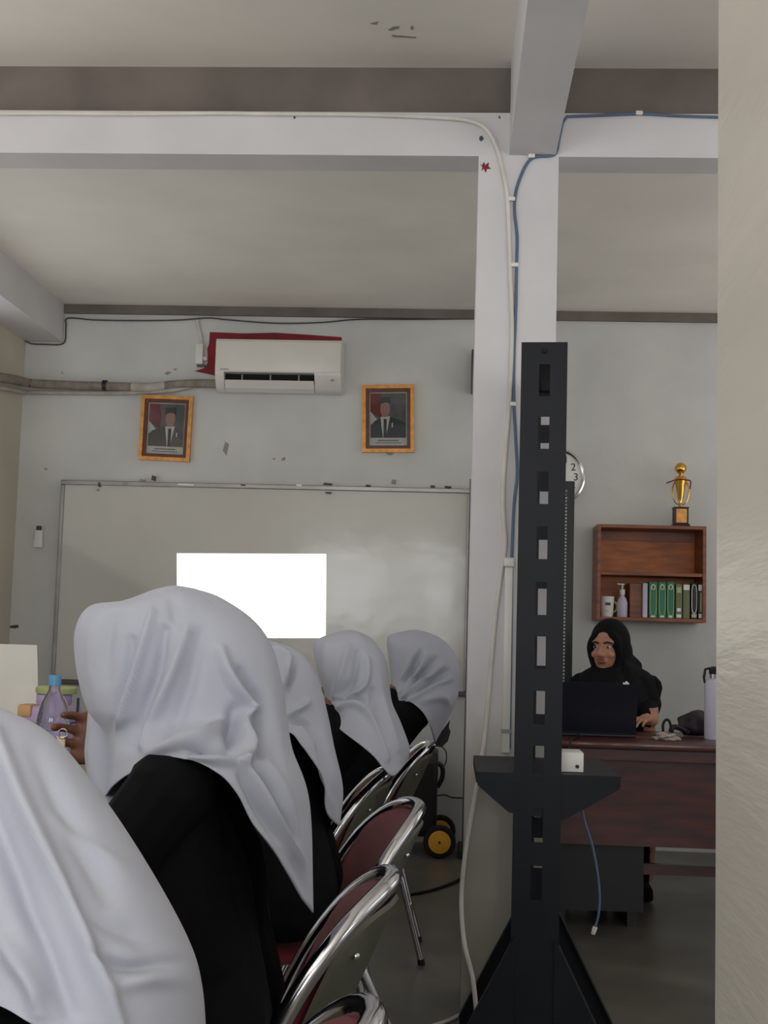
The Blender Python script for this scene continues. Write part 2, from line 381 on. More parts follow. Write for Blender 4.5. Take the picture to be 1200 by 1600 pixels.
# framed portraits
def portrait(TL, TR, BR, BL, Y, label, tilt_face, suit, dim):
    tl, tr, br, bl = [P(*p, Y) for p in (TL, TR, BR, BL)]
    c = (bl+br)/2; t = thing('framed_portrait', (c.x, D, c.z), label, 'picture', 'framed portraits above the whiteboard')
    def Q(s, r, y): # s 0..1 across, r 0..1 down
        p = (tl*(1-s)+tr*s)*(1-r)+(bl*(1-s)+br*s)*r; p = p.copy(); p.y = y; return p
    W = (tr-tl).length; H = (tl-bl).length
    def ring(name, o, i, y0, y1, mm):
        mb = MB(); ox, oz, ix, iz = o/W, o/H, i/W, i/H
        for A, B, C, E in (((ox,oz),(1-ox,oz),(1-ix,iz),(ix,iz)), ((ox,1-oz),(ix,1-iz),(1-ix,1-iz),(1-ox,1-oz)), ((ox,oz),(ix,iz),(ix,1-iz),(ox,1-oz)), ((1-ox,oz),(1-ox,1-oz),(1-ix,1-iz),(1-ix,iz))):
            mb.hexa([Q(*A, y0), Q(*B, y0), Q(*C, y0), Q(*E, y0), Q(*A, y1), Q(*B, y1), Q(*C, y1), Q(*E, y1)])
        return obj(name, mb, mm, t)
    ring('outer_moulding', 0, .022, D, D-.032, 'gold'); ring('inner_moulding', .022, .042, D, D-.024, 'frame_brown')
    e, f = .042/W, .042/H
    def pq(s, r, y): return Q(e+s*(1-2*e), f+r*(1-2*f), y)
    def poly(name, pts, layer, mm): return obj(name, MB().prism([pq(s, r, D-.006-.0006*layer) for s, r in pts], (0, -.0005, 0)), mm, t)
    obj('mount', MB().hexa([pq(0,0,D), pq(1,0,D), pq(1,1,D), pq(0,1,D), pq(0,0,D-.006), pq(1,0,D-.006), pq(1,1,D-.006), pq(0,1,D-.006)]), 'paper', t)
    poly('print_background', [(.03,.02),(.97,.02),(.97,.85),(.03,.85)], 1, 'photo_back')
    poly('print_flag', [(.03,.02),(.3,.02),(.36,.3),(.32,.5),(.03,.36)], 2, 'photo_red')
    poly('print_flag', [(.03,.36),(.2,.5),(.24,.56),(.03,.6)], 2, 'paper')
    fx = tilt_face
    def circ(cx, cy, rx, ry, n=16, a0=0, a1=2*PI): return [(cx+rx*math.cos(a0+(a1-a0)*k/n), cy+ry*math.sin(a0+(a1-a0)*k/n)) for k in range(n)]
    poly('print_suit', [(.04,.85),(.05,.62),(.14,.54),(fx-.1,.47),(fx+.12,.46),(.9,.54),(.96,.6),(.97,.85)], 3, suit)
    poly('print_shirt', [(fx-.13,.46),(fx+.13,.45),(fx+.02,.84),(fx-.06,.84)], 4, 'paper')
    poly('print_tie', [(fx-.04,.5),(fx+.04,.5),(fx+.035,.84),(fx-.045,.84)], 5, 'photo_suit')
    poly('print_face', circ(fx, .31, .13, .16), 6, 'photo_face')
    poly('print_cap', [(fx-.15,.23),(fx-.14,.1),(fx+.13,.08),(fx+.15,.22),(fx,.19)], 7, 'photo_suit')
    poly('print_pin', [(fx+.17,.58),(fx+.21,.57),(fx+.2,.66),(fx+.17,.66)], 5, 'paper')
    poly('caption_line', [(.22,.89),(.78,.89),(.78,.912),(.22,.912)], 1, 'photo_ink'); poly('caption_line', [(.16,.94),(.84,.94),(.84,.955),(.16,.955)], 1, 'photo_ink')
    obj('glass_pane', MB().hexa([pq(0,0,D-.014), pq(1,0,D-.014), pq(1,1,D-.014), pq(0,1,D-.014), pq(0,0,D-.016), pq(1,0,D-.016), pq(1,1,D-.016), pq(0,1,D-.016)]), 'glass', t)
    return t
portrait((222,617),(302,620),(296,722),(216,718), D-.02, 'gold framed portrait with a greyish faded print, left of the air conditioner', .6, 'photo_suit2', 1)
t = portrait((566,602),(647,601),(647,707),(566,707), D-.02, 'gold framed portrait of a man in dark suit, right of the air conditioner', .42, 'photo_suit', 0)
a = P(609, 709, D-.01); obj('hanging_string', MB().ell((a.x, a.y, a.z), (.02, .008, .008)), 'grime', t, True)

# whiteboard
YW = D-.03
wb = thing('whiteboard', P(410, 1078, D), 'large white glossy whiteboard with aluminium frame on the front wall', 'whiteboard')
TL, TR, BR, BL = P(96,752,YW), P(736,762,YW), P(731,1090,YW), P(80,1066,YW)
x0, x1 = (TL.x+BL.x)/2, (TR.x+BR.x)/2; z1 = (TL.z+TR.z)/2; z0 = (BL.z+BR.z)/2
fr = .028
obj('board_surface', MB().box((x0+fr*.5, YW, z0+fr*.5), (x1-fr*.5, D, z1-fr*.5)), 'board', wb)
obj('frame_rail', MB().box((x0, YW-.012, z1-fr), (x1, D, z1), bev=.004), 'alu', wb)
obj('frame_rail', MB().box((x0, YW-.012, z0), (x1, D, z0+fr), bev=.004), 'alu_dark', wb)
obj('frame_rail', MB().box((x0, YW-.012, z0+fr), (x0+fr*.8, D, z1-fr), bev=.004), 'alu', wb)
obj('frame_rail', MB().box((x1-fr*.8, YW-.012, z0+fr), (x1, D, z1-fr), bev=.004), 'alu', wb)
for u, v, wd, hh in ((155,757,5,9),(240,747,8,10),(222,750,10,4),(195,755,8,6),(152,765,4,4),(380,758,9,3),(467,758,10,5),(512,756,16,4),(513,770,11,3),(575,759,9,4),(615,753,8,8),(676,760,8,4),(700,761,12,4),(290,757,30,3)):
    a = P(u, v, YW-.014); sx = wd*.0018; sz = hh*.0018; r_ = random.uniform(-.3, .3)
    pts = [(a.x-sx, a.y, a.z-sz*.6), (a.x+sx*.8, a.y, a.z-sz), (a.x+sx, a.y, a.z+sz*(.6+r_)), (a.x-sx*.7, a.y, a.z+sz)]
    obj('tape_scrap', MB().prism(pts, (0, .012, 0)), random.choice(['cable_dark', 'black_plastic', 'grime']) if u not in (467, 290) else 'paper', wb)

# AC remote holder
a = P(63, 838, D); t = thing('remote_holder', (a.x, D, P(63,856,D).z), 'small white air conditioner remote in wall holder left of whiteboard', 'remote')
obj('remote_body', MB().box((P(57,820,D).x, D-.025, P(63,855,D).z), (P(69,820,D).x, D-.008, P(63,821,D).z), bev=.004), 'white_plastic', t, True)
obj('display', MB().box((P(59,820,D).x, D-.027, P(63,829,D).z), (P(68,820,D).x, D-.0251, P(63,822,D).z)), 'cable_dark', t)
obj('cradle', MB().box((P(56,820,D).x, D-.03, P(63,856,D).z), (P(70,820,D).x, D, P(63,845,D).z), bev=.003), 'white_plastic', t, True)

# wall speaker peeping out behind the column
a = P(737, 545, D-.16); b = P(737, 610, D-.16); t = thing('wall_speaker', (a.x+.1, D, b.z), 'dark grey wall speaker mostly hidden behind the white column', 'speaker')
obj('cabinet', MB().box((a.x, D-.16, b.z), (a.x+.17, D-.02, a.z), bev=.008), 'alu_dark', t, True)
obj('grille', MB().box((a.x+.012, D-.168, b.z+.012), (a.x+.158, D-.16, a.z-.012), bev=.003), 'black_plastic', t, True)
obj('wall_bracket', MB().box((a.x+.06, D-.02, b.z+.06), (a.x+.11, D, a.z-.06)), 'black_plastic', t)

# wall clock
cc = P(868, 746, D); R_ = .163
t = thing('wall_clock', (cc.x, D, cc.z-R_), 'round white wall clock half hidden behind the slotted black post', 'clock')
obj('rim', MB().tube([Vector((cc.x+R_*math.cos(2*PI*k/40), D-.03, cc.z+R_*math.sin(2*PI*k/40))) for k in range(40)], .012, 8, closed=True), 'chrome', t, True)
obj('face', MB().lathe([(R_, 0), (R_, -.025)], (cc.x, D, cc.z), 40, 'y'), 'clock_face', t)
def text_mb(s, size, origin, xdir=Vector((1,0,0)), zdir=Vector((0,0,1)), th=.001):
    cu = bpy.data.curves.new('txt', 'FONT'); cu.body = s; cu.size = size; cu.align_x = 'CENTER'; cu.align_y = 'CENTER'; cu.extrude = th
    ob = bpy.data.objects.new('txt', cu); COL.objects.link(ob); dg = bpy.context.evaluated_depsgraph_get()
    me = bpy.data.meshes.new_from_object(ob.evaluated_get(dg)); mb = MB(); n = xdir.cross(zdir)
    mb.add([origin+xdir*v.co.x+zdir*v.co.y+n*v.co.z for v in me.vertices], [tuple(p.vertices) for p in me.polygons])
    bpy.data.objects.remove(ob); bpy.data.curves.remove(cu); bpy.data.meshes.remove(me); return mb
for k in range(1, 13):
    an = PI/2-k*PI/6; [obj('numeral', text_mb(ch_, .062, Vector((cc.x+.118*math.cos(an)+(q_-.5*(len(str(k))-1))*.03, D-.0265, cc.z+.118*math.sin(an)))), 'black_plastic', t) for q_, ch_ in enumerate(str(k))]
obj('hand', MB().box((cc.x-.004, D-.031, cc.z-.02), (cc.x+.004, D-.028, cc.z+.08)), 'black_plastic', t)
obj('hand', MB().box((cc.x-.11, D-.035, cc.z-.004), (cc.x+.02, D-.032, cc.z+.004)), 'black_plastic', t)

# ------------------------------------------------------------------ cables on beam and column
YF = YC-.008
o = obj('plastered_cable', MB().tube(px_path([(-60,178,YF),(60,177,YF),(200,178,YF),(340,177,YF),(420,178,YF),(560,179,YF),(690,184,YF),(735,189,YF),(760,202,YF),(775,228,YF),(785,265,YF),(793,312,YF),(797,420,YF),(800,520,YF),(796,620,YF),(787,740,YF),(786,800,YF),(789,850,YF),(782,900,YF),(772,980,YF),(764,1080,YF),(756,1160,YF),(743,1240,YF-.03),(729,1320,YF-.07),(721,1400,YF-.1),(725,1470,YF-.15),(738,1525,YF-.22),(744,1575,YF-.27)], 160)
        + [Vector((P(744,1590,YF-.3).x, YF-.31, .006)), Vector((P(744,1590,YF-.3).x-.02, YF-.45, .006))], .0075, 8), 'cable_white', smooth=True)
tag(o, 'white cable running along the beam and down the white column', 'cable')
q = [P(720,1562,YF-.03), P(700,1570,YF-.1), P(680,1588,YF-.15), P(655,1615,YF-.2)]
q = cr_interp([Vector((p.x, p.y, .006)) for p in q], 20)
tag(obj('floor_cable', MB().tube(q, .006, 8), 'cable_white', smooth=True), 'short cream cable on the floor at the foot of the column', 'cable')
t = thing('network_cable', P(806, 420, YC), 'blue network cable clipped to the right beam and column', 'cable')
yb_ = YC-.006
q = px_path([(1180,184,yb_),(1120,183,yb_),(1060,181,yb_),(1000,178,yb_),(940,180,yb_),(886,182,yb_)], 30)
q += px_path([(879,192,yb_),(874,215,yb_),(870,236,yb_),(862,243,yb_),(838,245,yb_),(826,252,yb_),(815,272,yb_),(806,300,yb_),(804,330,yb_),(808,370,yb_),(807,420,yb_),(806,480,yb_),(803,560,yb_),(803,630,yb_),(806,690,yb_),(808,740,yb_),(803,790,yb_),(800,860,yb_),(799,900,yb_),(798,1000,yb_),(796,1170,yb_)], 110)
obj('cable', MB().tube(q, .0052, 8), 'cable_blue', t, True)
for u, v in ((801,312),(806,415),(803,632),(1000,178),(832,245),(800,884)):
    a = P(u, v, YC); obj('cable_clip', MB().box((a.x-.016, YC-.014, a.z-.007), (a.x+.008, YC, a.z+.007), bev=.003), 'white_plastic', t, True)
a = P(789, 872, YC); b = P(797, 1176, YC); t = thing('cable_trunking', (a.x+.015, YC, b.z), 'narrow white cable trunking with junction box low on the column', 'trunking')
obj('channel', MB().box((a.x, YC-.018, b.z), (a.x+.026, YC, a.z-.03), bev=.003), 'white_plastic', t, True)
obj('junction_box', MB().box((a.x-.003, YC-.03, a.z-.03), (a.x+.03, YC, a.z), bev=.004), 'white_plastic', t, True)
obj('joint', MB().box((a.x-.002, YC-.021, P(797,1142,YC).z-.006), (a.x+.029, YC, P(797,1142,YC).z+.006)), 'grey_plastic', t)

# ------------------------------------------------------------------ slotted black rack in front of the column
def plate_with_slots(mb, x0, x1, y0, y1, z0, z1, slots):
    """upright plate; slots: (xa, xb, za, zb) sharing xa, xb"""
    xa, xb = slots[0][0], slots[0][1]
    mb.box((x0, y0, z0), (xa, y1, z1)); mb.box((xb, y0, z0), (x1, y1, z1))
    zs = [z0]+[z for s in sorted(slots, key=lambda s: s[2]) for z in (s[2], s[3])]+[z1]
    for i in range(0, len(zs), 2): mb.box((xa, y0, zs[i]), (xb, y1, zs[i+1]))
    return mb
YR = 3.6
ra, rb_ = P(815, 534, YR), P(887, 534, YR); rcx = (ra.x+rb_.x)/2; rw = (rb_.x-ra.x)/2; rtop = ra.z
rack = thing('open_rack', (rcx, YR+.25, 0), 'tall black slotted steel rack with wedge feet in front of the column', 'rack')
RY = math.radians(-4.6)
def rk(mb):  # turn slightly about the near post
    c, s = math.cos(RY), math.sin(RY)
    for i, v in enumerate(mb.v):
        x, y = v.x-rcx, v.y-YR; mb.v[i] = Vector((rcx+x*c-y*s, YR+x*s+y*c, v.z))
    return mb
for k, yy in enumerate((YR, YR+.5)):
    sgn = 1 if k == 0 else -1
    slots = []
    for vv in (594, 676, 762, 848, 935, 1020, 1106, 1192, 1290, 1380):
        zc = P(850, vv, YR).z; slots.append((rcx-.014, rcx+.017, zc-.046, zc+.046))
    mb = plate_with_slots(MB(), rcx-rw, rcx+rw, yy, yy+.004*sgn, .02, rtop, slots)
    mb.box((rcx-rw, yy+.004*sgn, .02), (rcx-rw+.004, yy+.05*sgn, rtop)); mb.box((rcx+rw-.004, yy+.004*sgn, .02), (rcx+rw, yy+.05*sgn, rtop))
    obj('post', rk(mb), 'black_metal', rack)
    za = P(878, 1470, YR).z; hw = .235
    for s in (-1, 1):
        mb = MB(); xx = rcx+s*(rw-.012)
        mb.prism([(xx, yy-.008*sgn, za), (rcx+s*hw, yy-.008*sgn, .03), (rcx+s*hw, yy-.008*sgn, 0), (xx, yy-.008*sgn, 0)], (0, .0075*sgn, 0))
        mb.prism([(xx, yy-.008*sgn, za), (rcx+s*hw, yy-.008*sgn, .03), (rcx+s*hw, yy-.008*sgn, .034), (xx, yy-.008*sgn, za+.008)], (0, .05*sgn, 0))
        obj('wedge_foot', rk(mb), 'black_metal', rack)
    obj('base_plate', rk(MB().box((rcx-hw, yy-.012*sgn, 0), (rcx+hw, yy+.07*sgn, .006))), 'black_metal', rack)
    b_ = P(850, 548, YR); obj('bolt', rk(MB().lathe([(.008, 0), (.008, -.006), (.004, -.008)], (rcx, yy, b_.z), 10, 'y')), 'black_void', rack, True)
obj('top_bar', rk(MB().box((rcx-.04, YR+.004, rtop-.05), (rcx+.04, YR+.496, rtop-.02))), 'black_metal', rack)
obj('bottom_bar', rk(MB().box((rcx-.04, YR+.004, .03), (rcx+.04, YR+.496, .07))), 'black_metal', rack)
# shelf tray on the rack
ys0, ys1 = YR+.006, YR+.494
sl, sr = P(746, 1207, ys0), P(968, 1212, ys0); zt = (sl.z+sr.z)/2
obj('shelf_tray', MB().box((sl.x, ys0, zt-.006), (sr.x, ys1, zt)), 'black_metal', rack)
for yy in (ys0, ys1-.004):
    mb = MB().prism([(sl.x, yy, zt-.004), (sr.x, yy, zt-.004), (sr.x, yy, zt-.036), (P(880,1275,ys0).x, yy, zt-.125), (P(795,1262,ys0).x, yy, zt-.108), (sl.x, yy, zt-.036)], (0, .004, 0))
    obj('shelf_bracket', mb, 'black_metal', rack)
obj('shelf_lip', MB().box((sl.x, ys0-.003, zt-.026), (sr.x, ys0, zt)), 'black_metal', rack)
obj('shelf_lip', MB().box((sl.x-.003, ys0, zt-.03), (sl.x, ys1, zt)), 'black_metal', rack)
obj('shelf_lip', MB().box((sr.x, ys0, zt-.03), (sr.x+.003, ys1, zt)), 'black_metal', rack)
# white box on the shelf
ya = YR+.07; a, b = P(877, 1170, ya), P(912, 1200, ya)
t = thing('adapter_box', ((a.x+b.x)/2, ya+.05, zt), 'small white adapter box sitting on the black rack shelf', 'box')
obj('case', MB().box((a.x-.004, ya, zt+.0005), (b.x, ya+.11, zt+.056), bev=.004), 'white_plastic', t, True)
obj('button', MB().lathe([(.0055, 0), (.0055, -.003)], (b.x-.018, ya, zt+.017), 10, 'y'), 'black_plastic', t)
# dangling patch cable
o = thing('patch_cable', P(934, 1380, YR+.2), 'pale blue patch cable dangling below the rack shelf', 'cable')
q = px_path([(907,1255,YR+.2),(914,1285,YR+.2),(925,1320,YR+.2),(933,1360,YR+.2),(937,1400,YR+.2),(935,1430,YR+.2),(930,1448,YR+.2)], 30)
q = [Vector((q[0].x-.01, q[0].y, zt-.004))]+q
obj('cord', MB().tube(q, .0036, 8), 'cable_blue', o, True)
e = q[-1]; dr = (q[-1]-q[-3]).normalized(); obj('plug', MB().tube([e, e+dr*.01, e+dr*.022], [.0075, .0075, .006], 6), 'cable_white', o)

# ------------------------------------------------------------------ perforated rack by the far wall
YQ = 7.15
a = P(898, 752, YQ); ztq = a.z; xq1 = a.x; xq0 = xq1-.085
t = thing('perforated_rack', (xq1-.25, YQ+.2, 0), 'black perforated upright rack standing behind the laptop', 'rack')
for side in (0, 1):
    mb = MB(); X0 = xq0-side*.5; X1 = xq1-side*.5
    hx0 = P(880.3, 900, YQ).x-side*.5; hx1 = P(884.3, 900, YQ).x-side*.5
    mb.box((X0, YQ, .04), (hx0, YQ+.003, ztq)); mb.box((hx1, YQ, .04), (X1, YQ+.003, ztq))
    zz = .1; pitch = .0192; mb.box((hx0, YQ, .04), (hx1, YQ+.003, zz)); 
    while zz < ztq-.06:
        mb.box((hx0, YQ, zz+.011), (hx1, YQ+.003, zz+pitch)); zz += pitch
    mb.box((hx0, YQ, zz), (hx1, YQ+.003, ztq))
    mb.box((X1-.003, YQ+.003, .04), (X1, YQ+.09, ztq))
    obj('upright', mb, 'black_plastic', t)
obj('top_beam', MB().box((xq0-.5, YQ+.003, ztq-.04), (xq1-.003, YQ+.03, ztq)), 'black_plastic', t)
obj('base_frame', MB().box((xq0-.52, YQ-.05, 0), (xq1, YQ+.3, .04), bev=.004), 'black_plastic', t)

# ------------------------------------------------------------------ wall bookshelf with contents
YS = D-.26
L0, L1 = P(934, 818, YS), P(1104, 823, YS); sb = P(1020, 971, YS).z; st = (L0.z+L1.z)/2
shelf = thing('wall_shelf', ((L0.x+L1.x)/2, D, sb), 'two-tier brown wooden wall shelf above the woman in black', 'shelf')
th = .02; xa, xb = L0.x, L1.x
zmid = P(1020, 897, YS).z
obj('side_panel', MB().box((xa, YS, sb), (xa+th, D, st), bev=.002), 'wood', shelf); obj('side_panel', MB().box((xb-th, YS, sb), (xb, D, st), bev=.002), 'wood', shelf)
obj('top_panel', MB().box((xa+th, YS, st-th), (xb-th, D, st), bev=.002), 'wood', shelf); obj('bottom_panel', MB().box((xa+th, YS, sb), (xb-th, D, sb+th), bev=.002), 'wood', shelf)
obj('middle_shelf', MB().box((xa+th, YS+.005, zmid-th/2), (xb-th, D-.008, zmid+th/2), bev=.002), 'wood', shelf)
obj('back_panel', MB().box((xa+th, D-.008, sb+th), (xb-th, D, st-th)), 'wood_back', shelf)
obj('rear_rail', MB().box((xa+th, D-.02, st-th-.055), (xb-th, D-.008, st-th)), 'wood', shelf)
zs = sb+th+.0005
def binder(u0, u1, vtop, body, label, marks, name='binder', cat='binder', y=YS+.03, gr=None):
    A, B = P(u0, vtop, y), P(u1, vtop, y); t = thing(name, ((A.x+B.x)/2, y+.1, zs), label, cat, gr)
    obj('cover', MB().box((A.x, y, zs), (B.x, y+.19, A.z), bev=.003), body, t)
    hh = A.z-zs; cx = (A.x+B.x)/2; wd = B.x-A.x
    for (f0, f1, ws, mm) in marks:
        obj('spine_label', MB().box((cx-wd*ws/2, y-.0015, zs+hh*f0), (cx+wd*ws/2, y-.0002, zs+hh*f1)), mm, t)
    return t
def oval(t, u, v0, v1, y, rx, mm):
    A = P(u, (v0+v1)/2, y); hz = (P(u, v0, y).z-P(u, v1, y).z)/2
    obj('spine_oval', MB().tube([Vector((A.x+rx*math.copysign(abs(math.cos(a))**.6, math.cos(a)), y-.001, A.z+hz*math.copysign(abs(math.sin(a))**.6, math.sin(a)))) for a in [2*PI*k/28 for k in range(28)]], .0022, 6, closed=True), mm, t, True)
binder(1004.5, 1012, 911, 'violet_white', 'thin pale lilac book left of the green binders', [(.02,.1,.8,'cable_white')], 'book', 'book')
for i, (u0, u1, lb) in enumerate(((1014,1027.5,'green binder nearest the pale lilac book'), (1028.5,1041,'middle one of the three green binders'), (1042,1054,'green binder next to the thin pale green file'))):
    t = binder(u0, u1, 909, 'green', lb, [(.02,.07,.5,'paper')], gr='green binders on the wall shelf')
    oval(t, (u0+u1)/2, 913, 962, YS+.03, .017, 'lid_green'); oval(t, (u0+u1)/2, 914, 921, YS+.029, .009, 'paper')
t = binder(1056, 1066, 912, 'olive', 'thin pale green file beside the green binders', [(.03,.12,.7,'paper'), (.2,.3,.6,'paper'), (.74,.9,.7,'lid_green')], 'file', 'file')
t = binder(1067.5, 1078, 912, 'olive', 'olive file with a broad white top label', [(.82,.97,.9,'paper')], 'file', 'file')
t = binder(1080, 1089.5, 911, 'black_plastic', 'black binder with white oval line on its spine', [(.04,.14,.8,'lid_green')]); oval(t, 1084.8, 914, 958, YS+.03, .014, 'paper')
t = binder(1091, 1099.5, 912, 'black_plastic', 'dark file with white labels, last at the right end', [(.8,.97,.9,'paper'), (.03,.15,.8,'paper'), (.2,.75,.25,'lid_green')], 'file', 'file')
binder(984, 1003, 911, 'wood', 'plain brown book box left of the lilac book', [], 'book_box', 'box', y=YS+.06)
# mug
y = YS+.08; A = P(948, 965, y); t = thing('mug', (A.x, y, zs), 'white mug with dark print on the shelf left end', 'mug')
hm = P(948, 932, y).z-zs
obj('cup', MB().lathe([(.032, 0), (.036, .01), (.042, hm), (.037, hm), (.033, .012), (.001, .012)], (A.x, y, zs), 24), 'white_plastic', t, True)
obj('print', MB().box((A.x-.014, y-.042, zs+hm*.56), (A.x+.016, y-.037, zs+hm*.7)), 'cable_dark', t); obj('print', MB().box((A.x-.01, y-.041, zs+hm*.25), (A.x+.008, y-.036, zs+hm*.33)), 'lid_green', t)
A2 = P(961, 945, y); obj('handle', MB().tube([Vector((A.x+.036+.022*math.sin(a), y, zs+hm*.5+.03*math.cos(a))) for a in [PI*k/12 for k in range(13)]], .005, 8), 'lid_green', t, True)
# pump bottle
y = YS+.07; A = P(972, 965, y); hz = P(972, 911, y).z-zs; t = thing('pump_bottle', (A.x, y, zs), 'clear pump bottle standing beside the white mug', 'bottle')
obj('bottle', MB().lathe([(.026, 0), (.03, .005), (.03, hz*.42), (.022, hz*.55), (.011, hz*.62), (.011, hz*.68)], (A.x, y, zs), 20), 'violet_white', t, True)
obj('collar', MB().lathe([(.015, hz*.66), (.016, hz*.8), (.01, hz*.82)], (A.x, y, zs), 16), 'white_plastic', t, True)
obj('pump_head', MB().lathe([(.005, hz*.8), (.005, hz*.93), (.012, hz*.94), (.012, hz*.98)], (A.x, y, zs), 12).tube([(A.x, y, zs+hz*.96), (A.x-.03, y-.005, zs+hz*.97)], .005, 8), 'white_plastic', t, True)
# trophy
y = D-.14; A = P(1063, 820, y); zs2 = st+.0005; t = thing('trophy', (A.x, y, zs2), 'gold trophy with ball top and black base on the wall shelf', 'trophy')
zb_ = P(1063, 793, y).z; ztb = P(1063, 723, y).z; bw = .043; zb1 = zs2
obj('plinth', MB().hexa([(A.x-bw*1.2, y-bw*1.2, zb1), (A.x+bw*1.2, y-bw*1.2, zb1), (A.x+bw*1.2, y+bw*1.2, zb1), (A.x-bw*1.2, y+bw*1.2, zb1), (A.x-bw, y-bw, zb1+.02), (A.x+bw, y-bw, zb1+.02), (A.x+bw, y+bw, zb1+.02), (A.x-bw, y+bw, zb1+.02)])
    .box((A.x-bw*.92, y-bw*.92, zb1+.02), (A.x+bw*.92, y+bw*.92, zb_-.006)).box((A.x-bw, y-bw, zb_-.006), (A.x+bw, y+bw, zb_)), 'black_plastic', t)
obj('plate', MB().box((A.x-.03, y-bw*.92-.002, zb1+.026), (A.x+.03, y-bw*.92, zb_-.012)), 'gold', t)
hh = ztb-zb_
obj('cup_stem', MB().lathe([(.018, 0), (.012, .01), (.01, hh*.12), (.016, hh*.2), (.03, hh*.5), (.038, hh*.63), (.03, hh*.68), (.02, hh*.7)], (A.x, y, zb_), 20), 'gold_shiny', t, True)
for s in (-1, 1): obj('handle', MB().tube([Vector((A.x+s*(.012+.035*math.sin(a)), y, zb_+hh*.35+hh*.28*-math.cos(a))) for a in [PI*k/12 for k in range(13)]], .004, 6), 'gold_shiny', t, True)
obj('figure', MB().lathe([(.008, hh*.68), (.012, hh*.74), (.018, hh*.82)], (A.x, y, zb_), 14), 'gold_shiny', t, True)
obj('ball', MB().ell((A.x, y, ztb-.033), (.034, .034, .034), n=24, m_=16), 'gold_shiny', t, True)
q = px_path([(1041,755,y-.04),(1052,751,y-.045),(1062,749,y-.045),(1072,750,y-.045),(1079,752,y-.04),(1078,764,y-.04)], 20); obj('ribbon', MB().tube(q, .004, 6), 'red_paint', t, True)

# ------------------------------------------------------------------ desk
YD0, YD1 = 5.4, 6.15
zd = P(1000, 1161, YD0).z; dx0, dx1 = P(775, 1160, YD0).x, 1.75
desk = thing('desk', ((dx0+dx1)/2, (YD0+YD1)/2, 0), 'dark red-brown wooden desk the woman in black sits behind', 'desk')
obj('desk_top', MB().box((dx0, YD0, zd-.03), (dx1, YD1, zd), bev=.006), 'desk_wood', desk, True)
obj('apron', MB().box((dx0+.02, YD0+.02, zd-.075), (dx1-.02, YD0+.045, zd-.03)), 'desk_wood', desk)
zp = P(1000, 1322, YD0+.1).z
obj('modesty_panel', MB().box((dx0+.06, YD0+.09, zp), (dx1-.06, YD0+.11, zd-.03)), 'desk_wood', desk)
for s in (dx0+.03, dx1-.08):
    obj('side_panel', MB().box((s, YD0+.06, .0), (s+.03, YD1-.05, zd-.03)), 'desk_wood', desk)
obj('foot_rail', MB().box((dx0+.06, YD0+.3, .2), (dx1-.08, YD0+.33, .245)), 'desk_wood', desk)
px0, px1 = P(862, 1350, 5.6).x, P(1003, 1350, 5.6).x
obj('drawer_pedestal', MB().box((px0, YD0+.15, .07), (px1, YD1-.06, zp+.04)), 'black_plastic', desk)
for s in (px0+.02, px1-.06): obj('pedestal_foot', MB().box((s, YD0+.2, 0), (s+.04, YD1-.1, .07)), 'black_plastic', desk)
# laptop
yl = 5.66; a, b = P(868, 1064, yl-.0), P(995, 1068, yl-.0); zt_ = (a.z+b.z)/2; ybase = yl+.02
t = thing('laptop', ((a.x+b.x)/2, yl+.1, zd), 'open dark navy laptop seen from behind on the desk', 'laptop')
obj('screen_lid', MB().hexa([(a.x, ybase, zd+.012), (b.x, ybase, zd+.012), (b.x, ybase+.008, zd+.012), (a.x, ybase+.008, zd+.012), (a.x, yl-.05, zt_), (b.x, yl-.05, zt_), (b.x, yl-.042, zt_), (a.x, yl-.042, zt_)]), 'laptop', t)
obj('keyboard_base', MB().box((a.x, ybase, zd+.001), (b.x, ybase+.25, zd+.018), bev=.003), 'laptop_inner', t)
obj('hinge', MB().tube([(a.x+.03, ybase+.004, zd+.015), (b.x-.03, ybase+.004, zd+.015)], .006, 8), 'laptop_inner', t)
c_ = P(978, 1066, yl-.046); obj('sticker', MB().box((c_.x-.013, yl-.052, zt_-.004), (c_.x+.013, yl-.043, zt_+.004)), 'paper', t)
q = px_path([(905,1147,ybase-.02),(900,1153,5.5),(893,1160,5.41),(886,1172,5.385),(878,1195,5.39)], 18)
tag(obj('laptop_cable', MB().tube([Vector((p.x, p.y, max(p.z, zd+.005) if p.y > 5.4 else p.z)) for p in q], .004, 6), 'black_plastic', smooth=True), 'black cable hanging over the desk edge below the laptop', 'cable')
# white flask
y = 5.75; A = P(1122, 1150, y); r = P(1122,1150,y).x-P(1100.5,1150,y).x; zf = P(1110, 1062, y).z
t = thing('flask', (A.x, y, zd), 'tall pale lilac flask with black handled lid on the desk', 'flask')
obj('body', MB().lathe([(r*.96, 0), (r, .006), (r, zf-zd-.02), (r*.9, zf-zd), (r*.6, zf-zd+.006)], (A.x, y, zd+.0005), 28), 'flask', t, True)
obj('neck', MB().lathe([(r*.62, 0), (r*.62, .03)], (A.x, y, zf), 24), 'chrome', t, True)
obj('lid', MB().lathe([(r*.66, .025), (r*.68, .05), (r*.5, .058)], (A.x, y, zf), 24), 'black_plastic', t, True)
obj('handle', MB().tube([Vector((A.x-r*.62, y, zf+.05)), Vector((A.x-r*.95, y, zf+.045)), Vector((A.x-r*1.05, y, zf+.01)), Vector((A.x-r*1.0, y, zf-.012)), Vector((A.x-r*.7, y, zf+.0))], .006, 8), 'black_plastic', t, True)
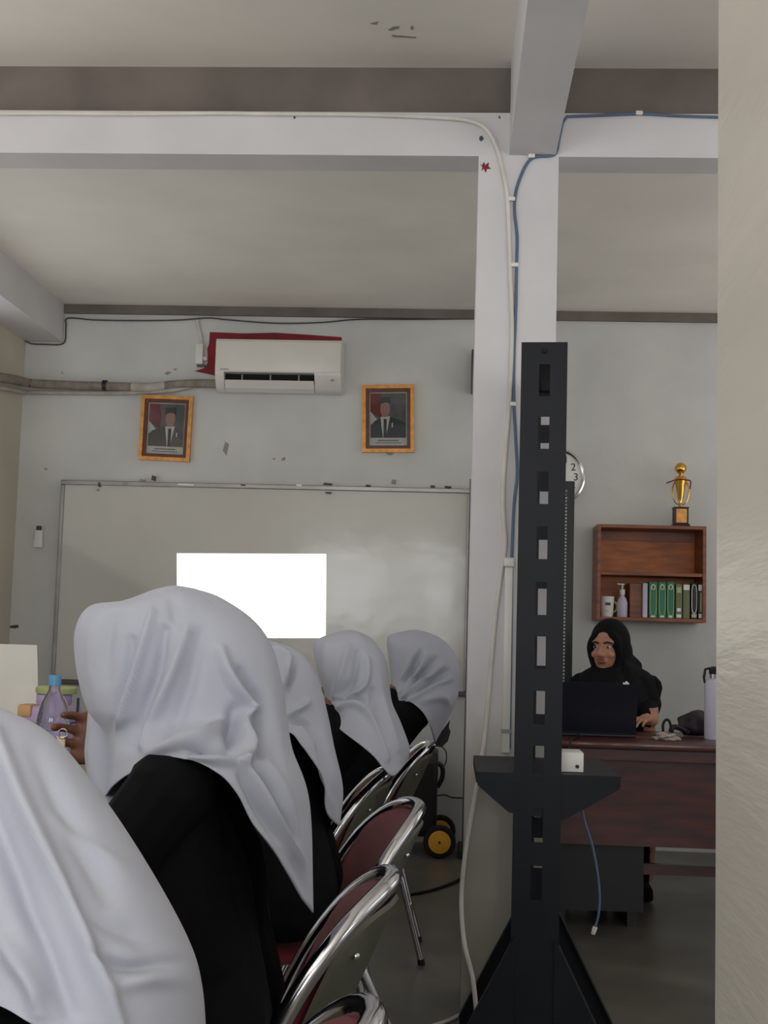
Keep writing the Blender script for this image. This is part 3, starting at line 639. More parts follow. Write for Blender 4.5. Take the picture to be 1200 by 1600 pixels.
# dark bag on the desk
y = 5.95; A = P(1090, 1150, y)
def blob(mb, c, r, seed=0, amp=.15, n=28, m_=18, flat=True):
    vs = len(mb.v); mb.ell(c, r, n=n, m_=m_); c = Vector(c)
    for i in range(vs, len(mb.v)):
        d = mb.v[i]-c; k = 1+amp*noise.noise(Vector((d.x/r[0], d.y/r[1], d.z/r[2]))*1.7+Vector((seed, 0, 0)))
        mb.v[i] = c+d*k
        if flat and mb.v[i].z < c.z-r[2]*.75: mb.v[i].z = c.z-r[2]*.75
    return mb
t = thing('pouch', (A.x, y, zd), 'dark plum leather pouch lying beside the flask', 'bag')
obj('body', blob(MB(), (A.x-.012, y, zd+.048), (.085, .07, .062), 3, .25), 'bag', t, True)
obj('strap', MB().tube(px_path([(1075,1145,y-.06),(1062,1138,y-.08),(1052,1136,y-.09),(1048,1143,y-.1)], 14), .012, 8), 'bag', t, True)
# cable loop + crumpled wrapper
q = px_path([(1036,1143,5.8),(1036,1132,5.8),(1040,1125,5.8),(1045,1126,5.8),(1048,1134,5.8),(1047,1143,5.8)], 24)
o = obj('headset_band', MB().tube([Vector((p.x, p.y, max(p.z, zd+.006))) for p in q], .006, 8), 'black_plastic', smooth=True); tag(o, 'small black loop standing on the desk beside the pouch', 'loop')
A = P(1042, 1151, 5.6); mb = MB(); blob(mb, (A.x, 5.6, zd+.014), (.05, .04, .018), 9, .9, 22, 12); 
tag(obj('plastic_wrapper', mb, 'crumple'), 'crumpled pale plastic wrapper on the desk', 'wrapper')
A = P(1038, 1144, 5.68); mb = MB(); mb.box((A.x-.045, 5.66, zd+.003), (A.x+.05, 5.72, zd+.014), bev=.003)
tag(obj('phone', mb, 'black_plastic', smooth=True), 'black phone lying behind the crumpled wrapper', 'phone')

# ------------------------------------------------------------------ people
def hull_mb(mb, pts):
    bm = bmesh.new()
    for p in pts: bm.verts.new(p)
    r = bmesh.ops.convex_hull(bm, input=bm.verts); 
    bad = [v for v in bm.verts if not v.link_faces]; bmesh.ops.delete(bm, geom=bad, context='VERTS')
    bm.verts.index_update(); mb.add([v.co.copy() for v in bm.verts], [[v.index for v in f.verts] for f in bm.faces]); bm.free()
_ico = []
def ico():
    if not _ico:
        bm = bmesh.new(); bmesh.ops.create_icosphere(bm, subdivisions=2, radius=1); _ico.extend(v.co.copy() for v in bm.verts); bm.free()
    return _ico
def cone(mb, p, q, r1, r2):
    hull_mb(mb, [Vector(p)+v*r1 for v in ico()]+[Vector(q)+v*r2 for v in ico()])
def chain(mb, pts):
    for (p, r1), (q, r2) in zip(pts[:-1], pts[1:]): cone(mb, p, q, r1, r2)
def remesh(name, mb, mats, parent, voxel=.007, smooth_it=5, zone=None):
    me = mesh_from(name, mb, mlist(mats)); ob = bpy.data.objects.new(name, me); COL.objects.link(ob)
    mo = ob.modifiers.new('r', 'REMESH'); mo.mode = 'VOXEL'; mo.voxel_size = voxel; mo.use_smooth_shade = True
    sm = ob.modifiers.new('s', 'SMOOTH'); sm.factor = .5; sm.iterations = smooth_it
    dg = bpy.context.evaluated_depsgraph_get(); m2 = bpy.data.meshes.new_from_object(ob.evaluated_get(dg))
    bpy.data.objects.remove(ob); bpy.data.meshes.remove(me)
    off = WL[parent.name]
    m2.transform(Matrix.Translation(-off)); m2.name = name
    m2.materials.clear()
    for x in mlist(mats): m2.materials.append(x)
    if zone:
        for p in m2.polygons: p.material_index = zone(p.center+off)
    for p in m2.polygons: p.use_smooth = True
    o = bpy.data.objects.new(name, m2); COL.objects.link(o); o.parent = parent; WL[o.name] = off.copy(); return o
def head_mb(mb, c, fdir, sdir, k=1.0, tilt=0):
    """c: head centre, fdir: looking direction, sdir: its left"""
    f = Vector(fdir).normalized(); s = Vector(sdir).normalized(); u = f.cross(s)
    H = lambda a, b, z: c+f*a*k+s*b*k+u*z*k
    R = Matrix((f, s, u)).transposed()
    mb.ell(c+u*.025*k-f*.012*k, (.094*k, .074*k, .092*k), rot=R, n=20, m_=14)        # skull
    mb.ell(H(.028, 0, -.03), (.064*k, .058*k, .085*k), rot=R, n=18, m_=12)           # face
    cone(mb, H(.055, 0, -.088), H(.03, 0, -.075), .024*k, .04*k)                      # chin
    cone(mb, H(.088, 0, .008), H(.108, 0, -.03), .008*k, .014*k)                      # nose
    for q in (-1, 1):
        cone(mb, H(.1, q*.012, -.034), H(.092, q*.014, -.034), .008*k, .009*k)
        mb.ell(H(.066, q*.036, -.03), (.022*k, .022*k, .02*k), rot=R, n=12, m_=8)     # cheeks
        cone(mb, H(.08, q*.012, .028), H(.068, q*.045, .026), .01*k, .009*k)           # brow ridge
    mb.ell(H(.086, 0, -.058), (.014*k, .026*k, .012*k), rot=R, n=12, m_=8)            # mouth mound
    return H, R
def face_parts(parent, H, R, k=1.0):
    for q in (-1, 1):
        e = obj('eye', MB().ell(H(.078, q*.031, .004), (.010*k, .0125*k, .0055*k), rot=R), 'eye_white', parent, True)
        obj('iris', MB().ell(H(.0855, q*.031, .004), (.0045*k, .0056*k, .0054*k), rot=R), 'iris', e, True)
        obj('eyebrow', MB().tube([H(.09, q*.012, .022), H(.09, q*.03, .028), H(.076, q*.05, .021)], .0036*k, 6), 'brow', parent, True)
    obj('lips', MB().ell(H(.094, 0, -.053), (.0085*k, .022*k, .0055*k), rot=R).ell(H(.093, 0, -.064), (.009*k, .019*k, .006*k), rot=R), 'lips', parent, True)
def hand(mb, wrist, knuck, palm_n, side, curl=.6, k=1.0, spread=.02):
    """wrist -> knuckle direction, palm normal (palm faces), five fingers; returns zone points"""
    f = (knuck-wrist).normalized(); n = Vector(palm_n).normalized(); s = n.cross(f).normalized()*side; n = f.cross(s)*side
    cone(mb, wrist, wrist+f*.03*k, .024*k, .028*k)
    hull_mb(mb, [wrist+f*a*k+s*b*k+n*c*k+v*.013*k for a, b in ((.02,-.022),(.02,.022),(.082,-.036),(.085,.036)) for c in (0,) for v in ico()])
    lens = [.07, .08, .075, .06]
    for i in range(4):
        b = (-.036+.0245*i)*k; base = wrist+f*(.084-.004*abs(i-1))*k+s*(-b); d = f; p = base; r = .0092*k
        for j, seg in enumerate((.45, .32, .26)):
            a = curl*(1.0 if j else .7); d = (d*math.cos(a)+n*math.sin(a)).normalized() if True else d
            q = p+d*lens[i]*seg*k; cone(mb, p, q, r, r*.9); p = q; r *= .92
    tb = wrist+f*.028*k+s*.03*k; t1 = tb+(f*.6+s*.7+n*.35).normalized()*.038*k; t2 = t1+(f*.8+n*.6-s*.1).normalized()*.03*k
    chain(mb, [(tb, .015*k), (t1, .0115*k), (t2, .0095*k)])

def person(label, base, F, joints, headc, look, k=1.0, voxel=.007, skinface=True, cloth='black_cloth', skin='skin', hands=True, group=None, name='person', feet=True, xzone=None):
    F = Vector(F); L = Vector((0, 0, 1)).cross(F)
    t = thing(name, (base[0], base[1], 0), label, 'person', group)
    W = lambda f, l, z: Vector((base[0], base[1], 0))+F*f+L*l+Vector((0, 0, z))
    J = joints; mb = MB()
    hip, chest, neck = J['hip'], J['chest'], J['neck']
    # trunk
    for l in (-1, 1):
        chain(mb, [(W(hip[0], l*.075, hip[1]), .125), (W((hip[0]+chest[0])/2, l*.06, (hip[1]+chest[1])/2), .115), (W(chest[0], l*.075, chest[1]), .115), (W(neck[0], l*.06, neck[1]-.06), .075)])
        chain(mb, [(W(neck[0], l*.03, neck[1]-.05), .07), (W(J['sh'][0], l*J['sh'][1], J['sh'][2]), .07)])
        # leg under a long skirt
        kn = W(hip[0]+.40, l*.11, hip[1]-.03); an = W(hip[0]+.36, l*.1, .1)
        chain(mb, [(W(hip[0], l*.09, hip[1]-.01), .105), (kn, .08), (an, .055)])
        chain(mb, [(W(hip[0]+.33, l*.1, .045), .042), (W(hip[0]+.5, l*.11, .035), .034)])
        arm = J['armL'] if l == 1 else J['armR']
        pts = [(W(J['sh'][0], l*J['sh'][1], J['sh'][2]), .068), (W(*arm[0]), .058), (W(*arm[1]), .042)]
        chain(mb, pts)
        hull_mb(mb, [c_+v*r_ for c_, r_ in ((W(J['sh'][0], l*(J['sh'][1]-.02), J['sh'][2]-.01), .06), (W(*arm[0]), .05), (W((hip[0]+chest[0])/2-.02, l*.1, (hip[1]+chest[1])/2), .085), (W(hip[0]+.04, l*.1, hip[1]+.02), .1)) for v in ico()])
    hands_z = []
    for arm, sd in ((J['armL'], 1), (J['armR'], -1)):
        wr, kn, pn, curl = W(*arm[1]), W(*arm[2]), arm[3], arm[4]
        pnw = F*pn[0]+L*pn[1]+Vector((0, 0, pn[2]))
        hand(mb, wr+(kn-wr).normalized()*.03, kn, pnw, sd, curl)
        hands_z.append((wr+(kn-wr).normalized()*.115, .125, wr, (kn-wr).normalized()))
    headc = Vector(headc)
    nk = W(neck[0], 0, neck[1]-.03)
    cone(mb, nk, headc-Vector((0, 0, .05))-Vector(look)*.02, .055, .05)
    lk = Vector(look).normalized(); s = Vector((0, 0, 1)).cross(lk).normalized()
    H, R = head_mb(mb, headc, lk, s, k)
    mid = (nk*.6+headc*.4)
    def zone(p):
        if xzone and xzone(p): return 1
        if (p-headc).length < .15*k and (p-nk).dot(headc-nk) > 0 and (p-nk).length > .05: return 1
        for c, r, wr, d in hands_z:
            if (p-c).length < r and (p-wr).dot(d) > .028: return 1
        return 0
    remesh('body', mb, [cloth, skin], t, voxel, 4, zone)
    if skinface: face_parts(t, H, R, k)
    return t, W, H, R

def resample(pts, n):
    q = cr_interp([Vector((p[0], p[1], 0)) for p in pts], 160); d = [0]
    for a, b in zip(q[:-1], q[1:]): d.append(d[-1]+(b-a).length)
    out = []; j = 0
    for i in range(n):
        t = d[-1]*i/(n-1)
        while j < len(d)-2 and d[j+1] < t: j += 1
        f = (t-d[j])/max(1e-9, d[j+1]-d[j]); out.append(q[j].lerp(q[j+1], min(1, f)))
    return out
FOLD = 1.9
def hijab(parent, rows, Y0, folds, K=64, M=110, mm='hijab', seed=1, farscale=.9, name='hijab', wr=.004, pw=2.1):
    """rows: (outline polyline in photo pixels from front silhouette to back silhouette, half depth in metres, depth shift)"""
    R = []; 
    for row in rows:
        pl, d = row[0], row[1]; sh = row[2] if len(row) > 2 else 0
        R.append([(p.x, p.y, d*(max(0, 1-abs(2*i/(K-1)-1)**pw))**(1/pw), sh) for i, p in enumerate(resample(pl, K))])
    cols = []
    for i in range(K):
        a = cr_interp([Vector((r[i][0], r[i][1], r[i][2])) for r in R], M); b = cr_interp([Vector((r[i][3], 0, 0)) for r in R], M); cols.append((a, b))
    n = 2*K-2; vs = []; uv = []
    for j in range(M):
        ring = []
        for i in range(K):
            p = cols[i][0][j]; sh = cols[i][1][j].x; ring.append(P(p.x, p.y, Y0+sh-max(0, p.z))); uv.append((p.x, p.y, 1))
        for i in range(K-2, 0, -1):
            p = cols[i][0][j]; sh = cols[i][1][j].x; ring.append(P(p.x, p.y, Y0+sh+max(0, p.z)*farscale)); uv.append((p.x, p.y, 0))
        vs += ring
    fs = [(j*n+i, j*n+(i+1) % n, (j+1)*n+(i+1) % n, (j+1)*n+i) for j in range(M-1) for i in range(n)]
    fs.append(tuple(range(n-1, -1, -1)))
    me = bpy.data.meshes.new(name); me.from_pydata([tuple(v) for v in vs], [], fs); me.update()
    bm = bmesh.new(); bm.from_mesh(me); bmesh.ops.recalc_face_normals(bm, faces=bm.faces); bm.normal_update(); bm.verts.ensure_lookup_table()
    c0 = sum((v.co for v in bm.verts), Vector())/len(bm.verts)
    if sum(f.normal.dot(f.calc_center_median()-c0) for f in bm.faces) < 0:
        for f in bm.faces: f.normal_flip()
        bm.normal_update()
    nm = [v.normal.copy() for v in bm.verts]
    FL = []
    for pts, amp, wd in folds:
        q = cr_interp([Vector((a, b, 0)) for a, b in pts], 14); FL.append((q, amp, wd, min(p.x for p in q)-3*wd, max(p.x for p in q)+3*wd, min(p.y for p in q)-3*wd, max(p.y for p in q)+3*wd))
    sc = Y0/2000
    for idx, v in enumerate(bm.verts):
        u, vv, near = uv[idx]; dsp = 0
        i = idx % n; ii = i if i < K else 2*K-2-i; s_ = ii/(K-1); edge = min(1, 6*min(s_, 1-s_))
        if FL:
            for q, amp, wd, x0, x1, y0, y1 in FL:
                if u < x0 or u > x1 or vv < y0 or vv > y1: continue
                best = 1e9; bi = 0
                for k_ in range(len(q)-1):
                    ax, ay = q[k_].x, q[k_].y; ex, ey = q[k_+1].x-ax, q[k_+1].y-ay
                    f_ = max(0, min(1, ((u-ax)*ex+(vv-ay)*ey)/max(1e-9, ex*ex+ey*ey)))
                    d2 = (ax+ex*f_-u)**2+(ay+ey*f_-vv)**2
                    if d2 < best: best, bi = d2, k_+f_
                e = math.exp(-best/(wd*wd)); tt = bi/(len(q)-1); dsp += FOLD*amp*e*(.35+.65*math.sin(PI*min(1, max(0, .08+.84*tt))))
        p = v.co
        dsp += wr*noise.noise(Vector((p.x*9, p.y*9, p.z*4))+Vector((seed*3.1, 0, 0)))+wr*.35*noise.noise(Vector((p.x*26, p.y*26, p.z*10))+Vector((seed, 5, 0)))
        jrow = idx//n; fade = min(1, jrow/6)
        v.co = p+nm[idx]*dsp*edge*fade
    off = WL[parent.name]
    bmesh.ops.translate(bm, verts=bm.verts, vec=-off)
    bm.to_mesh(me); bm.free(); me.materials.append(MATS[mm])
    for p in me.polygons: p.use_smooth = True
    o = bpy.data.objects.new(name, me); COL.objects.link(o); o.parent = parent; WL[o.name] = off.copy()
    so = o.modifiers.new('thick', 'SOLIDIFY'); so.thickness = .0025; so.offset = -1
    return o

# --- student in the middle of the picture
Y2 = 2.1
hc = P(272, 1040, Y2); bx = P(300, 1500, Y2).x+.02
def J(hipf, chestf, neckf, chz=.80, nz=.99, hz=.605, shz=.93, shf=None, shw=.17, armL=None, armR=None):
    shf = neckf-.02 if shf is None else shf
    return dict(hip=(hipf, hz), chest=(chestf, chz), neck=(neckf, nz), sh=(shf, shw, shz),
        armL=armL or [(neckf+.12, .2, .74), (neckf+.33, .1, .81), (neckf+.43, .02, .81), (0, 0, -1), .25],
        armR=armR or [(neckf+.12, -.2, .74), (neckf+.33, -.1, .81), (neckf+.43, -.02, .81), (0, 0, -1), .25])
Fst = Vector((-1, 0, 0))
wr_ = P(222, 1178, 2.33); kn_ = P(124, 1152, 2.31)
armR2 = [(.2, -.2, .79), (bx-wr_.x, Y2-wr_.y, wr_.z), (bx-kn_.x, Y2-kn_.y, kn_.z), (-.2, 1, 0), .85]
pg2, W2, H2, R2 = person('girl in white headscarf and black top leaning forward in the centre foreground', (bx, Y2), Fst,
    J(0, .03, .06, chz=.80, nz=1.0, shz=.955, shw=.165, shf=.03, armR=armR2), hc, (-.8, .6, -.12), voxel=.0038)
folds2 = [([(238,960),(222,1020),(203,1080),(188,1140),(178,1200),(170,1238)], .011, 7), ([(205,1000),(200,1050),(188,1100),(176,1150)], -.008, 7),
    ([(292,985),(270,1050),(245,1110),(222,1165)], .009, 8), ([(258,985),(245,1050),(222,1110),(205,1165)], -.010, 9), ([(315,990),(300,1050),(285,1100),(262,1150)], -.007, 12),
    ([(345,1018),(352,1045),(366,1072),(388,1100),(392,1108)], .014, 9), ([(392,1108),(380,1128),(380,1160),(388,1180),(378,1192)], .015, 8),
    ([(375,1050),(392,1075),(405,1100),(402,1140),(402,1180)], -.012, 9), ([(366,1110),(360,1140),(362,1165)], -.012, 10),
    ([(235,1178),(275,1163),(320,1150),(352,1128)], .010, 8), ([(295,1174),(330,1168),(372,1176)], -.014, 6), ([(300,1184),(345,1190),(375,1193)], .008, 6),
    ([(378,1196),(398,1228),(415,1262),(440,1305),(474,1352)], .012, 6), ([(392,1195),(418,1230),(432,1268),(455,1310)], -.010, 7), ([(410,1190),(440,1240),(460,1300),(478,1370)], .008, 10),
    ([(375,1215),(400,1262),(432,1312)], -.008, 5), ([(458,1345),(470,1370),(480,1400)], -.008, 5),
    ([(150,960),(140,1000),(140,1050),(152,1105)], .006, 12), ([(172,965),(165,1010),(165,1060)], -.005, 12), ([(270,940),(275,975)], -.005, 10), ([(425,1040),(432,1100),(440,1180),(465,1260)], .006, 12)]
hijab(pg2, [([(240,921),(270,915),(302,919)], .015), ([(193,938),(270,921),(345,934)], .066), ([(140,947),(275,955),(396,969)], .104), ([(117,985),(275,1000),(426,1012)], .122),
    ([(119,1045),(275,1058),(441,1068)], .128), ([(136,1108),(275,1115),(449,1122)], .13), ([(166,1150),(215,1140),(290,1136),(370,1148),(457,1170)], .15),
    ([(169,1200),(210,1180),(262,1160),(315,1163),(372,1188),(425,1220),(484,1255)], .205), ([(164,1244),(195,1212),(250,1184),(300,1189),(345,1211),(372,1243),(395,1287),(430,1331),(455,1371),(473,1402),(490,1426)], .225)],
    Y2, folds2, K=80, M=150, seed=2)
hijab(pg2, [([(138,1105),(160,1100),(190,1104)], .05), ([(135,1140),(160,1150),(192,1150)], .055), ([(132,1180),(160,1195),(194,1190)], .06), ([(140,1225),(170,1245),(200,1240)], .07), ([(165,1290),(190,1300),(220,1290)], .07)],
    Y2+.09, [], K=24, M=40, seed=5, name='scarf_front', wr=.01)

# --- nearest student, lower left corner
Y1 = 1.3
hc = P(-75, 1262, Y1); bx1_ = P(60, 1500, Y1).x+.03
pg1, W1, H1, R1 = person('girl in white headscarf bent low in the bottom left corner', (bx1_, Y1), Fst,
    J(0, .06, .16, chz=.76, nz=.93, shz=.86, shw=.15, shf=.12), hc, (-.85, .35, -.35), k=.86, voxel=.007)
hijab(pg1, [([(-140,1092),(-100,1084),(-60,1088)], .015), ([(-215,1120),(-100,1105),(5,1108)], .06), ([(-245,1190),(-90,1180),(85,1152)], .095), ([(-240,1280),(-70,1280),(165,1250)], .115),
    ([(-215,1360),(-30,1370),(238,1362)], .14), ([(-200,1430),(0,1450),(295,1468)], .17), ([(-195,1490),(0,1535),(180,1550),(316,1540)], .19), ([(-195,1520),(-90,1545),(0,1572),(60,1605),(160,1640),(250,1655),(324,1640)], .2)],
    Y1, [([(-10,1150),(30,1250),(75,1350),(115,1440),(160,1540),(185,1610)], .012, 14), ([(-40,1200),(0,1300),(40,1400),(80,1500),(110,1580)], -.009, 18), ([(60,1170),(95,1260),(140,1340),(170,1400)], -.006, 20),
         ([(90,1280),(150,1330),(220,1375)], .005, 14), ([(130,1420),(200,1450),(280,1470)], -.005, 16), ([(150,1495),(210,1510),(290,1500)], -.007, 10), ([(180,1540),(240,1530),(305,1535)], .006, 14), ([(10,1480),(50,1540),(60,1580)], .008, 16)],
    K=80, M=120, seed=8, wr=.005)

# --- third, fourth and fifth student
Y3 = 3.1; hc = P(402, 1082, Y3); b3 = P(455, 1330, Y3).x
pg3, *_ = person('girl in white headscarf partly hidden behind the central girl', (b3, Y3), Fst, J(0, .04, .07, shz=.92, shw=.16), hc, (-.8, .6, -.1), k=.9, voxel=.008)
hijab(pg3, [([(372,1002),(402,997),(432,1003)], .012), ([(325,1020),(400,1008),(472,1021)], .07), ([(305,1060),(400,1062),(497,1060)], .115), ([(310,1110),(400,1112),(512,1115)], .125),
    ([(335,1150),(400,1135),(455,1135),(522,1165)], .15), ([(340,1180),(400,1148),(450,1138),(482,1165),(505,1200),(536,1232)], .2), ([(338,1200),(390,1168),(448,1142),(473,1165),(493,1200),(505,1232),(512,1272),(531,1292)], .215)],
    Y3, [([(432,1012),(452,1030),(445,1065),(440,1085)], .010, 5), ([(462,1030),(455,1060),(447,1080)], -.012, 5), ([(450,1118),(468,1108),(482,1096)], .012, 4), ([(452,1124),(475,1130),(492,1140)], -.012, 5),
        ([(470,1140),(490,1180),(510,1240),(528,1285)], .008, 5), ([(500,1090),(515,1170),(528,1240)], .006, 7), ([(490,1175),(505,1215),(515,1260)], -.008, 5)], K=60, M=90, seed=11)
Y4 = 3.85; hc = P(549, 1062, Y4); b4 = -.5
pg4, *_ = person('girl in white headscarf second from the far end of the row', (b4, Y4), Fst, J(0, -.05, -.15, shz=.9, shw=.105, shf=-.19, armL=[(-.02, .13, .74), (.2, .1, .81), (.3, .02, .81), (0, 0, -1), .25]), hc, (-.85, .5, -.1), k=.86, voxel=.008)
hijab(pg4, [([(528,987),(546,984),(562,987)], .012), ([(500,997),(545,990),(583,1000)], .065), ([(490,1012),(545,1018),(602,1030)], .105), ([(496,1048),(550,1055),(608,1066)], .122), ([(508,1085),(555,1085),(613,1098)], .125),
    ([(515,1106),(560,1105),(626,1128)], .16), ([(518,1117),(540,1122),(572,1138),(600,1155),(640,1168)], .2), ([(519,1122),(533,1141),(565,1165),(586,1183),(601,1201),(616,1212),(637,1190)], .235)],
    Y4, [([(545,1010),(535,1050),(525,1090),(518,1115)], .010, 5), ([(560,1020),(553,1060),(540,1088)], -.012, 6), ([(574,1030),(572,1062),(560,1082),(545,1090)], .012, 4), ([(528,1108),(550,1100),(572,1112),(590,1140),(605,1185)], .010, 5),
        ([(530,1096),(556,1092),(580,1100)], -.012, 4), ([(595,1060),(600,1110),(622,1170)], .008, 6), ([(582,1080),(588,1120),(604,1160)], -.009, 5), ([(510,1005),(505,1040),(512,1080)], .006, 6)], K=60, M=90, seed=14)
Y5 = 4.8; hc = P(652, 1056, Y5); b5 = -.4
pg5, *_ = person('girl in white headscarf at the far end of the row beside the column', (b5, Y5), Fst, J(0, -.11, -.2, nz=1.0, shz=.915, shw=.12, shf=-.26, armL=[(-.03, .13, .74), (.2, .1, .81), (.3, .02, .81), (0, 0, -1), .25]), hc, (-.85, .5, -.1), k=.88, voxel=.008)
hijab(pg5, [([(632,987),(648,984),(665,987)], .012), ([(610,992),(648,988),(688,997)], .065), ([(604,1003),(655,1010),(708,1017)], .11), ([(608,1035),(660,1040),(719,1048)], .125), ([(611,1065),(655,1062),(717,1075)], .13),
    ([(612,1085),(640,1078),(668,1086),(711,1102)], .18), ([(613,1101),(637,1096),(655,1107),(667,1122),(674,1142),(680,1161)], .2)],
    Y5, [([(614,1092),(632,1060),(648,1020)], .012, 4), ([(618,1094),(645,1062),(668,1025)], .013, 4), ([(624,1094),(655,1070),(690,1040)], .013, 4), ([(640,1092),(672,1076),(702,1060)], .010, 5), ([(616,1090),(640,1055),(658,1018)], -.012, 4),
        ([(620,1094),(652,1062),(682,1028)], -.012, 4), ([(632,1093),(668,1070),(700,1048)], -.010, 4), ([(660,1095),(690,1090),(705,1105)], .008, 6)], K=56, M=80, seed=17)
# --- woman behind the desk
YT = 6.5; hcT = P(951, 1012, YT); bT = P(962, 1100, YT).x
armL = [(.05, .145, .875), (.27, .13, zd+.05), (.36, .07, zd+.05), (0, 0, -1), .3]
armR = [(.1, -.27, .86), (.3, -.14, zd+.05), (.4, -.08, zd+.05), (0, 0, -1), .3]
pt, WT, HT, RT = person('woman in black headscarf talking behind the laptop at the desk', (bT, YT), Vector((0, -1, 0)),
    dict(hip=(-.12, .6), chest=(-.04, .84), neck=(-.01, 1.03), sh=(-.02, .165, .97), armL=armL, armR=armR), hcT, (-.48, -.87, -.02), k=1.08, voxel=.0055, skin='skin_light', xzone=lambda p: p.z < zd+.1 and p.x > bT+.13 and p.y < YT-.02)
lk = Vector((-.48, -.87, -.02)).normalized(); sd = Vector((0,0,1)).cross(lk).normalized(); uu = lk.cross(sd); RR = Matrix((lk, sd, uu)).transposed()
mb = MB()
mb.ell(hcT-lk*.024+uu*.03, (.107, .1, .118), rot=RR, n=22, m_=16)
mb.ell(hcT-lk*.06-uu*.03, (.09, .1, .12), rot=RR, n=22, m_=16)
cone(mb, hcT-lk*.06-uu*.05, P(990, 1042, YT+.08), .08, .045)
cone(mb, hcT-uu*.135-lk*.0, hcT-uu*.2-Vector((0,.03,0)), .075, .12)
ring_ = [HT(.05 if math.cos(a_) > -.3 else .042, .073*math.sin(a_), (.08 if math.cos(a_) > 0 else .112)*math.cos(a_)-.005) for a_ in [2*PI*k_/20 for k_ in range(20)]]
for k_ in range(20): cone(mb, ring_[k_], ring_[(k_+1) % 20], .0165, .0165)
nkT = WT(-.01, 0, 1.02)
for s in (-1, 1):
    chain(mb, [(nkT+Vector((s*.03, 0, 0)), .09), (WT(-.0, s*.12, .975), .085), (WT(.02, s*.15, .89), .075)])
    chain(mb, [(nkT+Vector((s*.04, -.03, -.02)), .09), (WT(.06, s*.08, .86), .095)])
cone(mb, P(1015, 1072, YT-.02), P(1018, 1092, YT-.02), .03, .02)
hj = remesh('hijab', mb, ['hijab_black'], pt, .0055, 6)
obj('pin', MB().ell(WT(.165, .03, 1.0), (.006, .003, .006)), 'chrome', pt, True)

# ------------------------------------------------------------------ folding chairs
def chair_parts():
    """local frame: faces -x, backrest top at the origin of x; returns list of (name, MB, material, smooth)"""
    out = []; LEAN = math.tan(math.radians(24)); ZT = .78; hw = .205
    X = lambda z: -(ZT-z)*LEAN; BE = lambda y: -.085*(y/hw)**2
    # main hoop: front feet -> top
    z_s = .50; pts = []
    for s in (-1,):
        pts += [Vector((X(z_)+BE(hw), -hw, max(z_, .012))) for z_ in (0, .2, .4)]
    n = 26
    for i in range(n+1):
        a = PI-PI*i/n; y = hw*math.copysign(abs(math.cos(a))**.72, math.cos(a)); z = z_s+(ZT-z_s)*abs(math.sin(a))**.72
        pts.append(Vector((X(z)+BE(y), y, z)))
    pts += [Vector((X(z_)+BE(hw), hw, max(z_, .012))) for z_ in (.4, .2, 0)]
    out.append(('back_frame', MB().tube(pts, .016, 12), 'chrome', True))
    # backrest pad (maroon front, grey shell behind)
    nx_ = Vector((-1, 0, LEAN)).normalized()
    def pad(off, th, bulge, sc):
        mb = MB(); rows = []; m1, n1 = 10, 36
        zc = .632; hz = .132*sc; wy = .19*sc
        def ringpts(r, t):
            o_ = []
            for k in range(n1):
                a = 2*PI*k/n1; y = wy*r*math.copysign(abs(math.cos(a))**.55, math.cos(a)); z = zc+hz*r*math.copysign(abs(math.sin(a))**.55, math.sin(a))
                o_.append(Vector((X(z)+BE(y), y, z))+nx_*(off+t-.012))
            return o_
        prof = [(.0, bulge+th), (.5, bulge*.85+th), (.8, bulge*.5+th), (.95, th*.9), (1, th*.5), (.97, 0), (.5, 0), (0, 0)]
        vs = []; fs = []
        for r, t in prof: vs += ringpts(max(r, .02), t)
        for i in range(len(prof)-1):
            for k in range(n1): fs.append((i*n1+k, i*n1+(k+1) % n1, (i+1)*n1+(k+1) % n1, (i+1)*n1+k))
        fs.append(tuple(range(n1))); fs.append(tuple((len(prof)-1)*n1+k for k in range(n1)))
        return mb.add(vs, fs)
    out.append(('back_cushion', pad(.004, .018, .018, 1.0), 'maroon', True))
    out.append(('back_shell', pad(-.012, .014, 0, .97), 'shell', True))
    for y in (-.14, .14):
        for z in (.59, .69):
            p = Vector((X(z)+BE(y), y, z))-nx_*.026; out.append(('screw', MB().ell(p, (.007, .007, .007)), 'chrome', True))
    # seat
    mb = MB(); vs = []; fs = []; n1 = 36; xc, zc = -.42, .452
    prof = [(.02, .03), (.6, .028), (.9, .022), (1, .008), (.98, -.008), (.9, -.014), (.02, -.014)]
    for r, t in prof:
        for k in range(n1):
            a = 2*PI*k/n1; vs.append(Vector((xc+.19*r*math.copysign(abs(math.cos(a))**.5, math.cos(a)), .18*r*math.copysign(abs(math.sin(a))**.5, math.sin(a)), zc+t-(.0))))
    for i in range(len(prof)-1):
        for k in range(n1): fs.append((i*n1+k, i*n1+(k+1) % n1, (i+1)*n1+(k+1) % n1, (i+1)*n1+k))
    fs.append(tuple(range(n1))); fs.append(tuple((len(prof)-1)*n1+k for k in range(n1)))
    out.append(('seat', mb.add(vs, fs), 'maroon', True))
    # rear legs, U shaped, with cross bar
    for s in (-1, 1):
        out.append(('rear_leg', MB().tube([(-.17, s*.17, .44), (-.1, s*.175, .3), (-.045, s*.178, .1), (-.02, s*.178, .012)], .0115, 10), 'chrome', True))
        out.append(('foot_cap', MB().tube([(-.022, s*.178, .02), (-.018, s*.178, .0)], .014, 10), 'black_plastic', True))
        out.append(('foot_cap', MB().tube([(X(.02)+BE(hw), s*hw, .022), (X(0)+BE(hw), s*hw, .0)], .016, 10), 'black_plastic', True))
    out.append(('cross_bar', MB().tube([(-.055, -.178, .14), (-.055, .178, .14)], .009, 8), 'chrome', True))
    out.append(('cross_bar', MB().tube([(X(.25)+BE(hw), -hw, .25), (X(.25)+BE(hw), hw, .25)], .009, 8), 'chrome', True))
    return out
